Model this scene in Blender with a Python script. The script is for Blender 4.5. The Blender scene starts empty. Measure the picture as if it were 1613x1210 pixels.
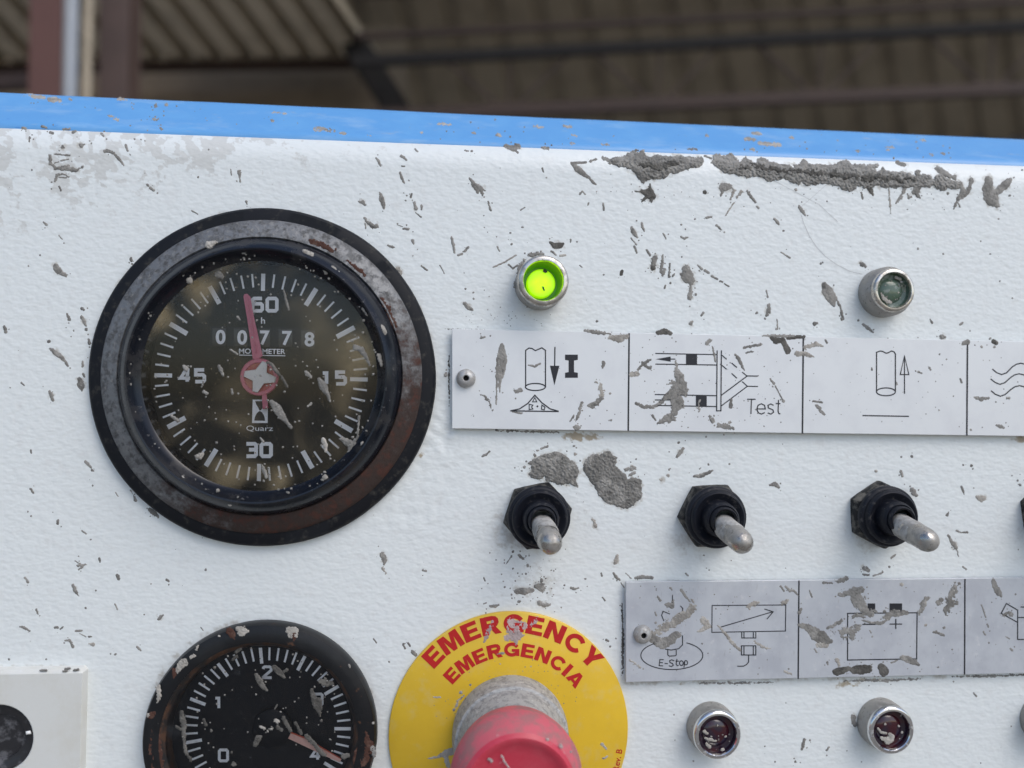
import bpy, bmesh, math, random
import numpy as np
from mathutils import Matrix, Vector

random.seed(7)
RNG = np.random.default_rng(11)
SC = bpy.context.scene
COL = SC.collection
PI = math.pi

# ------------------------------------------------------------------ camera
F = 1200.0                      # focal length in photo pixels (1613 wide)
D = 0.192                       # distance of the lens from the control panel (m)
CX, CY = 806.5, 605.0
S = D / F                       # metres per photo pixel on the panel
YAW, PITCH, ROLL = math.radians(4.991), math.radians(1.2013), math.radians(0.7807)


def _rot(y, p, r):
    cy, sy, cp, sp, cr, sr = math.cos(y), math.sin(y), math.cos(p), math.sin(p), math.cos(r), math.sin(r)
    Ry = np.array([[cy, 0, sy], [0, 1, 0], [-sy, 0, cy]])
    Rp = np.array([[1, 0, 0], [0, cp, sp], [0, -sp, cp]])
    Rr = np.array([[cr, -sr, 0], [sr, cr, 0], [0, 0, 1]])
    return Ry @ Rp @ Rr


RM = _rot(YAW, PITCH, ROLL)


def Q(px, py, Y):
    """world point seen at photo pixel px,py that lies on the plane y = Y (panel front is y = 0)"""
    px = np.asarray(px, float); py = np.asarray(py, float)
    a, b = (px - CX) / F, -(py - CY) / F
    d0 = RM[0, 0] * a + RM[0, 1] * b + RM[0, 2]
    d1 = RM[1, 0] * a + RM[1, 1] * b + RM[1, 2]
    d2 = RM[2, 0] * a + RM[2, 1] * b + RM[2, 2]
    t = (np.asarray(Y, float) + D) / d2
    return np.stack([d0 * t, np.broadcast_to(np.asarray(Y, float), d0.shape) + 0 * t, d1 * t], axis=-1)


def P(px, py, h=0.0):
    """point standing h metres proud of the panel"""
    return Q(px, py, -np.asarray(h, float))


cam_d = bpy.data.cameras.new("camera")
cam = bpy.data.objects.new("camera", cam_d)
COL.objects.link(cam)
r_, u_, f_ = RM[:, 0], RM[:, 1], RM[:, 2]
w_ = lambda v: (v[0], v[2], v[1])
R3 = Matrix((w_(r_), w_(u_), tuple(-c for c in w_(f_)))).transposed()
cam.matrix_world = Matrix.Translation((0, -D, 0)) @ R3.to_4x4()
cam_d.sensor_width = 36.0
cam_d.lens = F / 1613.0 * 36.0
cam_d.clip_start = 0.005
cam_d.clip_end = 2000.0
cam_d.dof.use_dof = True
cam_d.dof.focus_distance = D - 0.003
cam_d.dof.aperture_fstop = 9.0
SC.camera = cam

# ------------------------------------------------------------------ light
SUN_EL, SUN_AZ = math.radians(48), math.radians(38)      # azimuth to the right of the viewer's back
world = bpy.data.worlds.new("World")
SC.world = world
world.use_nodes = True
wn = world.node_tree.nodes
sky = wn.new("ShaderNodeTexSky")
sky.sky_type = 'NISHITA'
sky.sun_disc = False
sky.sun_elevation = SUN_EL
sky.sun_rotation = PI - SUN_AZ
sky.air_density = 1.0
sky.dust_density = 2.0
sky.ozone_density = 1.6
wn["Background"].inputs[1].default_value = 0.15
world.node_tree.links.new(sky.outputs[0], wn["Background"].inputs[0])
sun_d = bpy.data.lights.new("sun", 'SUN')
sun_d.energy = 0.9
sun_d.angle = math.radians(38)
sun_d.color = (1.0, 0.965, 0.92)
sun = bpy.data.objects.new("sun", sun_d)
COL.objects.link(sun)
sdir = Vector((math.sin(SUN_AZ) * math.cos(SUN_EL), -math.cos(SUN_AZ) * math.cos(SUN_EL), math.sin(SUN_EL)))
sun.rotation_euler = sdir.to_track_quat('Z', 'Y').to_euler()
SC.view_settings.view_transform = 'Standard'
SC.view_settings.look = 'None'
SC.view_settings.gamma = 1.0
SC.view_settings.exposure = 0.27

# ------------------------------------------------------------------ helpers
BASE = {}                        # thing -> world location of its base


def thing(name, label, cat, loc=(0, 0, 0), group=None):
    o = bpy.data.objects.new(name, None)
    COL.objects.link(o)
    o.location = loc
    o.empty_display_size = 0.005
    o['label'] = label; o['category'] = cat
    if group: o['group'] = group
    BASE[o.name] = np.array(loc, float)
    return o


def tag(o, label, cat, group=None):
    o['label'] = label; o['category'] = cat
    if group: o['group'] = group
    return o


def mesh(name, V, Fs, mat, parent=None, smooth=True, stuff=False, local=False):
    V = np.asarray(V, float)
    if parent is not None and not local:
        V = V - BASE.get(parent.name, np.zeros(3))
    me = bpy.data.meshes.new(name)
    me.from_pydata(V.tolist(), [], [list(map(int, f)) for f in Fs])
    me.materials.append(mat)
    if smooth:
        me.polygons.foreach_set("use_smooth", [True] * len(me.polygons))
    o = bpy.data.objects.new(name, me)
    COL.objects.link(o)
    if parent is not None:
        o.parent = parent
        BASE[o.name] = BASE.get(parent.name, np.zeros(3))
    if stuff: o['kind'] = "stuff"
    return o


def sharp(o, deg=35):
    me = o.data
    bm = bmesh.new(); bm.from_mesh(me)
    bmesh.ops.recalc_face_normals(bm, faces=bm.faces)
    for e in bm.edges:
        if len(e.link_faces) == 2 and e.calc_face_angle(0) > math.radians(deg):
            e.smooth = False
    bm.to_mesh(me); bm.free()
    return o


class Acc:
    """collects pieces that become ONE mesh"""
    def __init__(self): self.V = []; self.F = []; self.n = 0
    def add(self, V, Fs):
        V = np.asarray(V, float)
        self.V.append(V); self.F += [[i + self.n for i in f] for f in Fs]; self.n += len(V)
    def build(self, name, mat, parent=None, **k):
        return mesh(name, np.concatenate(self.V), self.F, mat, parent, **k)


# numpy value noise
def _h(ix, iy, seed):
    n = (ix.astype(np.int64) * 374761393 + iy.astype(np.int64) * 668265263 + seed * 974711) & 0xffffffff
    n = ((n ^ (n >> 13)) * 1274126177) & 0xffffffff
    n = n ^ (n >> 16)
    return (n & 0xffff) / 65535.0


def vnoise(x, y, seed=0):
    x = np.asarray(x, float); y = np.asarray(y, float)
    ix, iy = np.floor(x), np.floor(y)
    fx, fy = x - ix, y - iy
    fx = fx * fx * (3 - 2 * fx); fy = fy * fy * (3 - 2 * fy)
    a, b = _h(ix, iy, seed), _h(ix + 1, iy, seed)
    c, d = _h(ix, iy + 1, seed), _h(ix + 1, iy + 1, seed)
    return ((a * (1 - fx) + b * fx) * (1 - fy) + (c * (1 - fx) + d * fx) * fy) * 2 - 1


def fbm(x, y, seed=0, oct=4):
    s = 0; a = .5
    for o in range(oct):
        s = s + a * vnoise(np.asarray(x) * 2 ** o + 17.3 * o, np.asarray(y) * 2 ** o - 9.1 * o, seed + o)
        a *= .55
    return s


# ------------------------------------------------------------------ materials
def lin(r, g, b):
    f = lambda c: (c / 12.92 if c <= .04045 else ((c + .055) / 1.055) ** 2.4)
    return tuple(f(v / 255.0) for v in (r, g, b)) + (1,)


class Mat:
    def __init__(self, name, col, rough=.5, metal=0., spec=.5):
        self.m = bpy.data.materials.new(name); self.m.use_nodes = True
        self.nt = self.m.node_tree; self.N = self.nt.nodes; self.L = self.nt.links
        self.b = self.N["Principled BSDF"]
        self.b.inputs["Roughness"].default_value = rough
        self.b.inputs["Metallic"].default_value = metal
        self.b.inputs["Specular IOR Level"].default_value = spec
        c = self.N.new("ShaderNodeRGB"); c.outputs[0].default_value = tuple(col)[:3] + (1,)
        self.c = c.outputs[0]
        v = self.N.new("ShaderNodeValue"); v.outputs[0].default_value = rough; self.r = v.outputs[0]
        v = self.N.new("ShaderNodeValue"); v.outputs[0].default_value = metal; self.k = v.outputs[0]
        tc = self.N.new("ShaderNodeTexCoord")
        oi = self.N.new("ShaderNodeObjectInfo")
        ad = self.N.new("ShaderNodeVectorMath"); ad.operation = 'ADD'
        mu = self.N.new("ShaderNodeMath"); mu.operation = 'MULTIPLY'; mu.inputs[1].default_value = 3.7
        self.L.new(oi.outputs["Random"], mu.inputs[0])
        self.L.new(tc.outputs["Object"], ad.inputs[0]); self.L.new(mu.outputs[0], ad.inputs[1])
        self.vec = ad.outputs[0]; self.bumps = None

    def noise(self, scale, detail=4, rough=.6, dist=0., stretch=None):
        n = self.N.new("ShaderNodeTexNoise")
        n.inputs["Scale"].default_value = scale; n.inputs["Detail"].default_value = detail
        n.inputs["Roughness"].default_value = rough; n.inputs["Distortion"].default_value = dist
        v = self.vec
        if stretch:
            mp = self.N.new("ShaderNodeVectorMath"); mp.operation = 'MULTIPLY'
            mp.inputs[1].default_value = stretch; self.L.new(v, mp.inputs[0]); v = mp.outputs[0]
        self.L.new(v, n.inputs["Vector"])
        return n.outputs[0]

    def ramp(self, fac, lo, hi, a=0., b=1.):
        m = self.N.new("ShaderNodeMapRange"); m.interpolation_type = 'SMOOTHSTEP'
        m.inputs[1].default_value = lo; m.inputs[2].default_value = hi
        m.inputs[3].default_value = a; m.inputs[4].default_value = b
        self.L.new(fac, m.inputs[0]); return m.outputs[0]

    def math(self, op, a, b):
        m = self.N.new("ShaderNodeMath"); m.operation = op
        for i, v in enumerate((a, b)):
            if isinstance(v, (int, float)): m.inputs[i].default_value = v
            else: self.L.new(v, m.inputs[i])
        return m.outputs[0]

    def mixc(self, fac, col):
        x = self.N.new("ShaderNodeMix"); x.data_type = 'RGBA'
        self.L.new(fac, x.inputs[0]); self.L.new(self.c, x.inputs[6])
        if isinstance(col, (tuple, list)): x.inputs[7].default_value = tuple(col)[:3] + (1,)
        else: self.L.new(col, x.inputs[7])
        self.c = x.outputs[2]

    def mixv(self, which, fac, val):
        x = self.N.new("ShaderNodeMix"); x.data_type = 'FLOAT'
        self.L.new(fac, x.inputs[0]); self.L.new(getattr(self, which), x.inputs[2]); x.inputs[3].default_value = val
        setattr(self, which, x.outputs[0])

    def layer(self, col, scale, lo, hi, amt=1., rough=None, metal=None, detail=5, stretch=None, dist=0., mask=None):
        f = self.ramp(self.noise(scale, detail, .62, dist, stretch), lo, hi, 0, amt)
        if mask is not None: f = self.math('MULTIPLY', f, mask)
        self.mixc(f, col)
        if rough is not None: self.mixv('r', f, rough)
        if metal is not None: self.mixv('k', f, metal)
        return self

    def bump(self, scale, dist, strength=1., detail=3, stretch=None, fac=None, nd=0.):
        n = fac if fac is not None else self.noise(scale, detail, .55, nd, stretch)
        b = self.N.new("ShaderNodeBump"); b.inputs["Strength"].default_value = strength
        b.inputs["Distance"].default_value = dist
        self.L.new(n, b.inputs["Height"])
        if self.bumps is not None: self.L.new(self.bumps, b.inputs["Normal"])
        self.bumps = b.outputs[0]; return self

    def attr(self, name):
        a = self.N.new("ShaderNodeAttribute"); a.attribute_name = name
        sp = self.N.new("ShaderNodeSeparateColor"); self.L.new(a.outputs["Color"], sp.inputs[0])
        return sp.outputs[0], sp.outputs[1], sp.outputs[2]

    def done(self):
        self.L.new(self.c, self.b.inputs["Base Color"]); self.L.new(self.r, self.b.inputs["Roughness"])
        self.L.new(self.k, self.b.inputs["Metallic"])
        if self.bumps is not None: self.L.new(self.bumps, self.b.inputs["Normal"])
        return self.m


def emit(m, col, strength):
    m.b.inputs["Emission Color"].default_value = tuple(col)[:3] + (1,)
    m.b.inputs["Emission Strength"].default_value = strength
    return m


# painted panel
m = Mat("white_powder_coat", (.75, .785, .775), .40)
dr, dg, db = m.attr("dirt")
fine = m.noise(1500, 3)
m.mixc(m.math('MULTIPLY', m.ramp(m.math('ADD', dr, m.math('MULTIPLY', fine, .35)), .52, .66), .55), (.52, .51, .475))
m.mixc(m.ramp(m.math('ADD', dg, m.math('MULTIPLY', fine, .5)), .5, .95, 0, .7), (.40, .37, .31))
m.mixc(m.ramp(m.math('ADD', db, m.math('MULTIPLY', fine, .6)), .66, 1.0, 0, .75), (.27, .18, .065))
m.layer((.66, .66, .64), 260, .52, .72, .35)
m.mixv('r', m.ramp(dg, .2, .8), .75)
m.bump(760, .00024, .68, detail=1.2, stretch=(.72, 1, 1.1), nd=0.)
m.bump(1700, .00006, .3, detail=1)
PANEL = m.done()

m = Mat("blue_paint", (.125, .36, .70), .38)
m.layer((.155, .41, .74), 90, .45, .7, .6)
m.layer((.05, .21, .60), 500, .66, .74, .6, stretch=(.5, 1, 1))
m.layer((.36, .44, .52), 330, .62, .76, .6, stretch=(.45, 1, .8), rough=.8)
m.layer((.30, .50, .74), 150, .5, .72, .5, stretch=(.5, 1, 1))
m.bump(700, .0001, .4, detail=2)
BLUE = m.done()

def mud(name, a, b, c, sp=.5):
    m = Mat(name, a, .92, 0, .2)
    oi = m.N.new("ShaderNodeObjectInfo")
    m.mixc(m.math('MULTIPLY', oi.outputs["Random"], .75), tuple(v * .60 for v in a))
    m.layer(b, 300, .44, .62, .85)
    m.layer(tuple(v * .5 for v in a), 700, .55, .68, .7)
    m.layer(c, 1700, .58, .72, sp)
    m.layer(tuple(v * .45 for v in a), 2300, .63, .71, .6)
    m.bump(420, .0004, .7, detail=4)
    m.bump(1500, .00022, .9, detail=3)
    return m.done()

MUD = mud("dried_cement", (.255, .246, .226), (.335, .323, .297), (.48, .47, .44), .6)
MUD_D = mud("damp_cement", (.11, .105, .095), (.17, .162, .145), (.25, .24, .22), .4)
MUD_L = mud("pale_cement", (.40, .375, .335), (.47, .445, .40), (.56, .54, .50))
SCUFF = mud("scraped_film", (.52, .42, .40), (.60, .47, .44), (.70, .62, .60))

m = Mat("black_rubber", (.008, .009, .012), .55, 0, .22)
m.layer((.10, .094, .08), 420, .52, .76, .5, rough=.9)
m.bump(1600, .00005, .5)
RUBBER = m.done()
m = Mat("boot_rubber", (.008, .0095, .015), .5, 0, .25)
m.layer((.14, .13, .12), 700, .54, .74, .45, rough=.9)
m.layer((.45, .44, .42), 2600, .70, .76, .7, rough=.9)
m.bump(1500, .00005, .4)
BOOT = m.done()
m = Mat("dusty_boot_nut", (.012, .0125, .014), .6, 0, .25)
m.layer((.22, .205, .175), 520, .42, .68, .7, rough=.95)
m.bump(1100, .00012, .6)
NUT = m.done()

m = Mat("weathered_steel", (.19, .195, .20), .5, .45)
m.layer((.10, .10, .10), 420, .45, .62, .75, rough=.7, metal=.3)
m.layer((.26, .255, .245), 900, .53, .70, .8, rough=.9, metal=0)
m.layer((.05, .048, .046), 520, .50, .66, .7, rough=.8, metal=.2)
geo = m.N.new("ShaderNodeTexCoord")
sx = m.N.new("ShaderNodeSeparateXYZ"); m.L.new(geo.outputs["Object"], sx.inputs[0])
rustpos = m.math('SUBTRACT', m.math('MULTIPLY', sx.outputs[0], 9.0), m.math('MULTIPLY', sx.outputs[2], 14.0))
rn = m.math('ADD', rustpos, m.math('MULTIPLY', m.noise(190, 6, .7), 1.3))
rf = m.ramp(rn, .62, 1.10, 0, .96)
m.mixc(rf, (.036, .020, .015)); m.mixv('r', rf, .85); m.mixv('k', rf, .1)
m.layer((.075, .026, .017), 420, .46, .66, .8, rough=.9, metal=0, mask=rf)
m.bump(900, .0002, .9)
STEEL = m.done()

m = Mat("gloss_black_enamel", (.005, .007, .012), .22, 0, .42)
m.layer((.17, .165, .16), 700, .62, .74, .6, rough=.9)
m.layer((.36, .35, .33), 2400, .70, .755, .8, rough=.9)
m.layer((.045, .042, .04), 160, .5, .7, .5, rough=.55)
ENAMEL = m.done()
m = Mat("chipped_black_enamel", (.008, .0085, .010), .38, 0, .32)
m.layer((.10, .045, .022), 210, .63, .70, .85, rough=.9)
m.layer((.30, .28, .25), 1500, .69, .75, .8, rough=.9)
m.layer((.03, .03, .03), 90, .5, .7, .25, rough=.5)
m.bump(800, .0001, .5)
ENAMEL_C = m.done()
m = Mat("rusty_black_lip", (.014, .013, .013), .5)
m.layer((.085, .038, .018), 160, .44, .62, .9, rough=.9)
m.layer((.17, .085, .045), 600, .58, .70, .6, rough=.9)
m.bump(900, .00012, .7)
LIP = m.done()
m = Mat("rust", (.07, .029, .019), .9)
m.layer((.13, .075, .055), 500, .5, .68, .8)
m.layer((.05, .022, .014), 900, .58, .7, .8)
m.bump(1200, .0002, .7)
RUST = m.done()

m = Mat("dial_black", (.017, .0155, .0105), .6, 0, .25)
m.layer((.024, .022, .0145), 120, .4, .7, .6)
DIAL = m.done()
m = Mat("gauge_dial_black", (.004, .0052, .0085), .55, 0, .2); DIAL2 = m.done()
m = Mat("scale_white", (.93, .94, .96), .6)
m.layer((.78, .79, .80), 900, .60, .76, .4); PRINTW = m.done()
m = Mat("scale_grey", (.80, .81, .83), .6)
m.layer((.50, .50, .51), 600, .5, .7, .6); PRINTG = m.done()
m = Mat("counter_drum", (.045, .042, .037), .45); m.layer((.095, .09, .075), 500, .45, .7, .6); DRUM = m.done()
m = Mat("counter_black", (.006, .006, .006), .6); SLOT = m.done()  # even black of the counter slot and the hourglass mark
m = Mat("pink_plastic", (.62, .155, .235), .38)
m.b.inputs["Subsurface Weight"].default_value = .15
m.b.inputs["Subsurface Radius"].default_value = (.002, .0008, .0008)
m.layer((.70, .28, .33), 300, .5, .7, .5); PINK = m.done()
m = Mat("red_recess", (.40, .05, .06), .4); m.layer((.50, .20, .13), 200, .45, .6, .7); REDREC = m.done()
m = Mat("white_plastic", (.80, .80, .78), .4); WPLAST = m.done()
m = Mat("orange_pink_pointer", (.74, .44, .37), .5)
m.layer((.60, .34, .28), 700, .5, .7, .6); PTR2 = m.done()
m = Mat("pointer_edge", (.62, .12, .07), .5); PTR2E = m.done()


def glass(name, dust_refl, lo, hi, amt, base, scale, r0, r1, detail, spk):  # diffuse film over clear glass carries grime and painted reflections
    mm = bpy.data.materials.new(name); mm.use_nodes = True
    nt = mm.node_tree; N = nt.nodes; L = nt.links
    for n in list(N):
        if n.type == 'BSDF_PRINCIPLED': N.remove(n)
    out = [n for n in N if n.type == 'OUTPUT_MATERIAL'][0]
    tr = N.new("ShaderNodeBsdfTransparent"); gl = N.new("ShaderNodeBsdfGlossy"); gl.inputs["Roughness"].default_value = .06
    fr = N.new("ShaderNodeFresnel"); fr.inputs["IOR"].default_value = 1.45
    mx = N.new("ShaderNodeMixShader"); L.new(fr.outputs[0], mx.inputs[0]); L.new(tr.outputs[0], mx.inputs[1]); L.new(gl.outputs[0], mx.inputs[2])
    df = N.new("ShaderNodeBsdfDiffuse"); df.inputs[0].default_value = tuple(dust_refl) + (1,)
    tc = N.new("ShaderNodeTexCoord")
    n1 = N.new("ShaderNodeTexNoise"); n1.inputs["Scale"].default_value = scale; n1.inputs["Detail"].default_value = detail; n1.inputs["Distortion"].default_value = .3
    n2 = N.new("ShaderNodeTexNoise"); n2.inputs["Scale"].default_value = 2600; n2.inputs["Detail"].default_value = 3
    n3 = N.new("ShaderNodeTexNoise"); n3.inputs["Scale"].default_value = 900; n3.inputs["Detail"].default_value = 6
    for n in (n1, n2, n3): L.new(tc.outputs["Object"], n.inputs["Vector"])
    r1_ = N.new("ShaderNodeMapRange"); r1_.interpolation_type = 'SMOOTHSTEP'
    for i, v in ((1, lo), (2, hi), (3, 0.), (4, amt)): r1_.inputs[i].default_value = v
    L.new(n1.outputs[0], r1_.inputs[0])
    r2 = N.new("ShaderNodeMapRange")
    for i, v in ((1, .66), (2, .72), (3, 0), (4, spk)): r2.inputs[i].default_value = v
    L.new(n2.outputs[0], r2.inputs[0])
    r3 = N.new("ShaderNodeMapRange")
    for i, v in ((1, .3), (2, .75), (3, .85), (4, 1.15)): r3.inputs[i].default_value = v
    L.new(n3.outputs[0], r3.inputs[0])
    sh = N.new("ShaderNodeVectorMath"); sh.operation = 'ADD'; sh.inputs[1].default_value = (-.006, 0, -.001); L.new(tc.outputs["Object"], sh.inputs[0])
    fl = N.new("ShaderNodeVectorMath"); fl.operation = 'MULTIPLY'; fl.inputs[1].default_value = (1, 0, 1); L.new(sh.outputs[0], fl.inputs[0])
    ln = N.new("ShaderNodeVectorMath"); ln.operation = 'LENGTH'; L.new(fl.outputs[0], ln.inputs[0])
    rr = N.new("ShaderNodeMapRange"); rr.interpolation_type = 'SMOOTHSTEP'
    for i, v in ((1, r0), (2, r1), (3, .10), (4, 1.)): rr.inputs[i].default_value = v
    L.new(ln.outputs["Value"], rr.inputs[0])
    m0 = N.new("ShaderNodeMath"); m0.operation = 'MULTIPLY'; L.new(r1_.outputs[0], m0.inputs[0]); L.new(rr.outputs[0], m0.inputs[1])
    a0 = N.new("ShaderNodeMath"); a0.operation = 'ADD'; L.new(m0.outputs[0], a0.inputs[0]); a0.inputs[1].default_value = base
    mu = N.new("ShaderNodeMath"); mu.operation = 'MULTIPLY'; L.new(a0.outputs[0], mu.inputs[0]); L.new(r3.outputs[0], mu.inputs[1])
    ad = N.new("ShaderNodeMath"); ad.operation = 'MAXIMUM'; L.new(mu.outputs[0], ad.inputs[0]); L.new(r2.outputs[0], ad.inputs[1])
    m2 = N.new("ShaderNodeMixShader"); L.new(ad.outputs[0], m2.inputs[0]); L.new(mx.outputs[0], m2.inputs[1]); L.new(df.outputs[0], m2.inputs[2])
    L.new(m2.outputs[0], out.inputs[0])
    return mm


GLASS1 = glass("dusty_glass_painted_reflections", (.46, .37, .22), .44, .74, .52, .008, 66, .004, .028, 1.0, .28)  # warm rim blotches are reflections painted into the film, plus dusty specks
GLASS2 = glass("scratched_dial_glass", (.34, .36, .40), .60, .82, .16, .004, 120, .004, .025, 3., .14)

m = Mat("anodised_plate", (.73, .75, .755), .42, .15)
m.layer((.66, .675, .69), 130, .40, .70, .6)
m.layer((.42, .42, .42), 2200, .70, .76, .6, metal=0, rough=.8)
m.bump(3000, .00002, .3, stretch=(1, 1, .2))
PLATE = m.done()
m = Mat("worn_anodised_plate", (.565, .59, .62), .44, .25)
m.layer((.46, .48, .52), 110, .38, .68, .8)
m.layer((.66, .66, .66), 520, .58, .74, .6, metal=0, rough=.8)
m.layer((.36, .36, .36), 900, .60, .74, .5, metal=0, rough=.8, stretch=(2., 1, .4))
m.layer((.36, .34, .30), 2200, .70, .76, .6, metal=0, rough=.8)
m.bump(2500, .00003, .4)
PLATE_W = m.done()
m = Mat("engraved_black", (.012, .013, .019), .5); m.layer((.05, .05, .055), 900, .58, .7, .5); INK = m.done()
m = Mat("rivet_aluminium", (.46, .46, .45), .5, .6); m.layer((.33, .315, .29), 700, .44, .62, .9, rough=.85, metal=.1); m.bump(1500, .0001, .5); RIVET = m.done()
m = Mat("hole_dark", (.004, .004, .004), .9); HOLE = m.done()

m = Mat("yellow_plate", (.74, .48, .028), .35)
m.layer((.64, .40, .025), 60, .4, .65, .5)
m.layer((.62, .47, .16), 230, .52, .74, .45, rough=.7)
m.layer((.70, .60, .34), 1400, .66, .76, .5, rough=.8)
m.bump(1400, .00003, .3)
YELLOW = m.done()
m = Mat("red_print", (.50, .012, .012), .45); m.layer((.55, .12, .08), 1500, .62, .72, .6); REDP = m.done()
m = Mat("cement_coated_collar", (.40, .40, .385), .75, .1)
m.layer((.24, .24, .235), 500, .45, .62, .8, stretch=(1, 1, 2.2))
m.layer((.56, .555, .535), 900, .55, .68, .8, stretch=(.5, 1, 2))
m.layer((.10, .10, .10), 1900, .64, .70, .8)
m.bump(900, .0003, .8)
COLLAR = m.done()
m = Mat("faded_red_plastic", (.53, .040, .070), .38)
m.b.inputs["Subsurface Weight"].default_value = .08
m.b.inputs["Subsurface Radius"].default_value = (.002, .0005, .0005)
m.layer((.57, .08, .11), 170, .42, .68, .6)
m.layer((.70, .40, .40), 1100, .66, .74, .8, rough=.8)
m.bump(900, .00005, .4)
KNOB = m.done()
m = Mat("grimy_red_flank", (.58, .11, .14), .6)
m.layer((.32, .155, .15), 240, .40, .64, .85, rough=.85)
m.layer((.62, .33, .33), 1000, .64, .74, .8, rough=.85, stretch=(.6, 1, 1))
m.bump(900, .0001, .5)
KNOBF = m.done()

m = Mat("nickel", (.62, .585, .53), .24, 1.)
m.layer((.34, .32, .285), 420, .46, .64, .8, rough=.5)
m.layer((.30, .285, .25), 900, .58, .68, .9, rough=.9, metal=0)
m.bump(900, .00005, .4)
NICKEL = m.done()
m = Mat("cement_dulled_nickel", (.36, .345, .32), .48, .8)
m.layer((.38, .365, .335), 380, .45, .62, .9, rough=.9, metal=0)
m.layer((.13, .125, .115), 1000, .58, .68, .8, rough=.8, metal=.2)
m.bump(1000, .0002, .7)
DULL = m.done()
m = Mat("chrome", (.70, .70, .70), .13, 1.)
m.layer((.40, .39, .37), 700, .6, .7, .8, rough=.7, metal=.2)
CHROME = m.done()
m = Mat("lever_metal", (.42, .395, .36), .22, .95)
m.layer((.33, .32, .295), 330, .40, .62, .9, rough=.8, metal=.3)
m.layer((.17, .155, .135), 900, .56, .68, .7, rough=.7, metal=.3)
m.bump(700, .0002, .7)
LEVER = m.done()
m = Mat("lever_cement", (.42, .41, .385), .85)
m.layer((.27, .26, .24), 600, .42, .62, .9); m.layer((.15, .145, .13), 1400, .60, .70, .8)
m.bump(1200, .0002, .8)
LEVERC = m.done()

m = Mat("lit_green_lens", (.30, .75, .02), .3); emit(m, (.52, 1.0, .0), 1.05)
m.layer((.12, .3, .02), 500, .58, .7, .5)
tc_ = m.N.new("ShaderNodeTexCoord"); ml = m.N.new("ShaderNodeVectorMath"); ml.operation = 'MULTIPLY'; ml.inputs[1].default_value = (1, 0, 1); m.L.new(tc_.outputs["Object"], ml.inputs[0])
ln_ = m.N.new("ShaderNodeVectorMath"); ln_.operation = 'LENGTH'; m.L.new(ml.outputs[0], ln_.inputs[0])
m.L.new(m.math('MULTIPLY', m.ramp(ln_.outputs["Value"], .0008, .0039, 1.15, .50), m.ramp(m.noise(420, 3), .3, .7, .86, 1.1)), m.b.inputs["Emission Strength"])
LENS_ON = m.done()
m = Mat("green_lamp_wall", (.14, .34, .045), .3); emit(m, (.25, .75, .0), .015); LENS_WALL = m.done()
m = Mat("unlit_green_lens", (.085, .13, .095), .14, 0, .6)
m.layer((.30, .33, .31), 420, .48, .66, .75, rough=.7); m.layer((.66, .68, .66), 1300, .66, .73, .9, rough=.8)
m.layer((.045, .09, .03), 260, .52, .66, .8)
m.bump(500, .0002, .6); LENS_G = m.done()
m = Mat("unlit_red_lens", (.040, .004, .009), .10, 0, .7)
m.layer((.020, .012, .024), 260, .42, .55, .95, rough=.15); m.layer((.30, .29, .30), 600, .69, .76, .7, rough=.8); LENS_R = m.done()
m = Mat("cream_plastic", (.66, .665, .63), .5)
m.layer((.60, .585, .52), 120, .42, .68, .6); m.layer((.70, .71, .70), 900, .6, .72, .5); m.bump(1500, .00003, .4); CREAM = m.done()
m = Mat("socket_black", (.02, .02, .023), .35); m.layer((.14, .14, .15), 300, .50, .66, .7, rough=.7); m.bump(500, .0002, .6); SOCK = m.done()


def plain(name, col, rough=.7, sc=3, amt=.5, metal=0):
    m = Mat(name, col, rough, metal)
    m.layer(tuple(v * .6 for v in col), sc, .42, .66, amt)
    m.layer(tuple(min(1, v * 1.3) for v in col), sc * 4, .55, .7, amt * .6)
    return m.done()


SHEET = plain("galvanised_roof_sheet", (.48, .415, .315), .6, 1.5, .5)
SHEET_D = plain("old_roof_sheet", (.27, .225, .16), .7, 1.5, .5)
IRON = plain("brown_iron", (.040, .021, .015), .7, 4)
IRON_D = plain("dark_iron", (.010, .008, .0075), .8, 4)
RIBC = plain("roof_wood_web", (.085, .058, .038), .8, 4)
WALLB = plain("brown_board_wall", (.185, .145, .10), .8, 2)
COLR = plain("red_oxide_paint", (.115, .050, .038), .6, 3)
COLB = plain("brown_grey_paint", (.085, .055, .046), .6, 3)
PIPEG = plain("grey_pipe", (.34, .37, .41), .4, 3)
PIPEB = plain("beige_pipe", (.42, .36, .27), .5, 3)
GROUND = plain("yard_concrete", (.29, .265, .225), .9, .6, .6)
GREY = plain("cabinet_grey", (.55, .57, .58), .5, 3, .3)


# ------------------------------------------------------------------ shape builders
def box(acc, p0, p1):
    x0, y0, z0 = p0; x1, y1, z1 = p1
    V = [(x0, y0, z0), (x1, y0, z0), (x1, y1, z0), (x0, y1, z0), (x0, y0, z1), (x1, y0, z1), (x1, y1, z1), (x0, y1, z1)]
    acc.add(V, [(0, 3, 2, 1), (4, 5, 6, 7), (0, 1, 5, 4), (1, 2, 6, 5), (2, 3, 7, 6), (3, 0, 4, 7)])


def bar(acc, a, b, w, d=None):
    """square bar between two world points"""
    a = np.array(a, float); b = np.array(b, float); d = d or w
    t = (b - a) / np.linalg.norm(b - a)
    n = np.cross(t, (0, 1, 0.001)); n /= np.linalg.norm(n); k = np.cross(t, n)
    V = []
    for p in (a, b):
        for i, j in ((-1, -1), (1, -1), (1, 1), (-1, 1)):
            V.append(p + n * w / 2 * i + k * d / 2 * j)
    acc.add(V, [(0, 1, 2, 3), (7, 6, 5, 4), (0, 4, 5, 1), (1, 5, 6, 2), (2, 6, 7, 3), (3, 7, 4, 0)])


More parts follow.
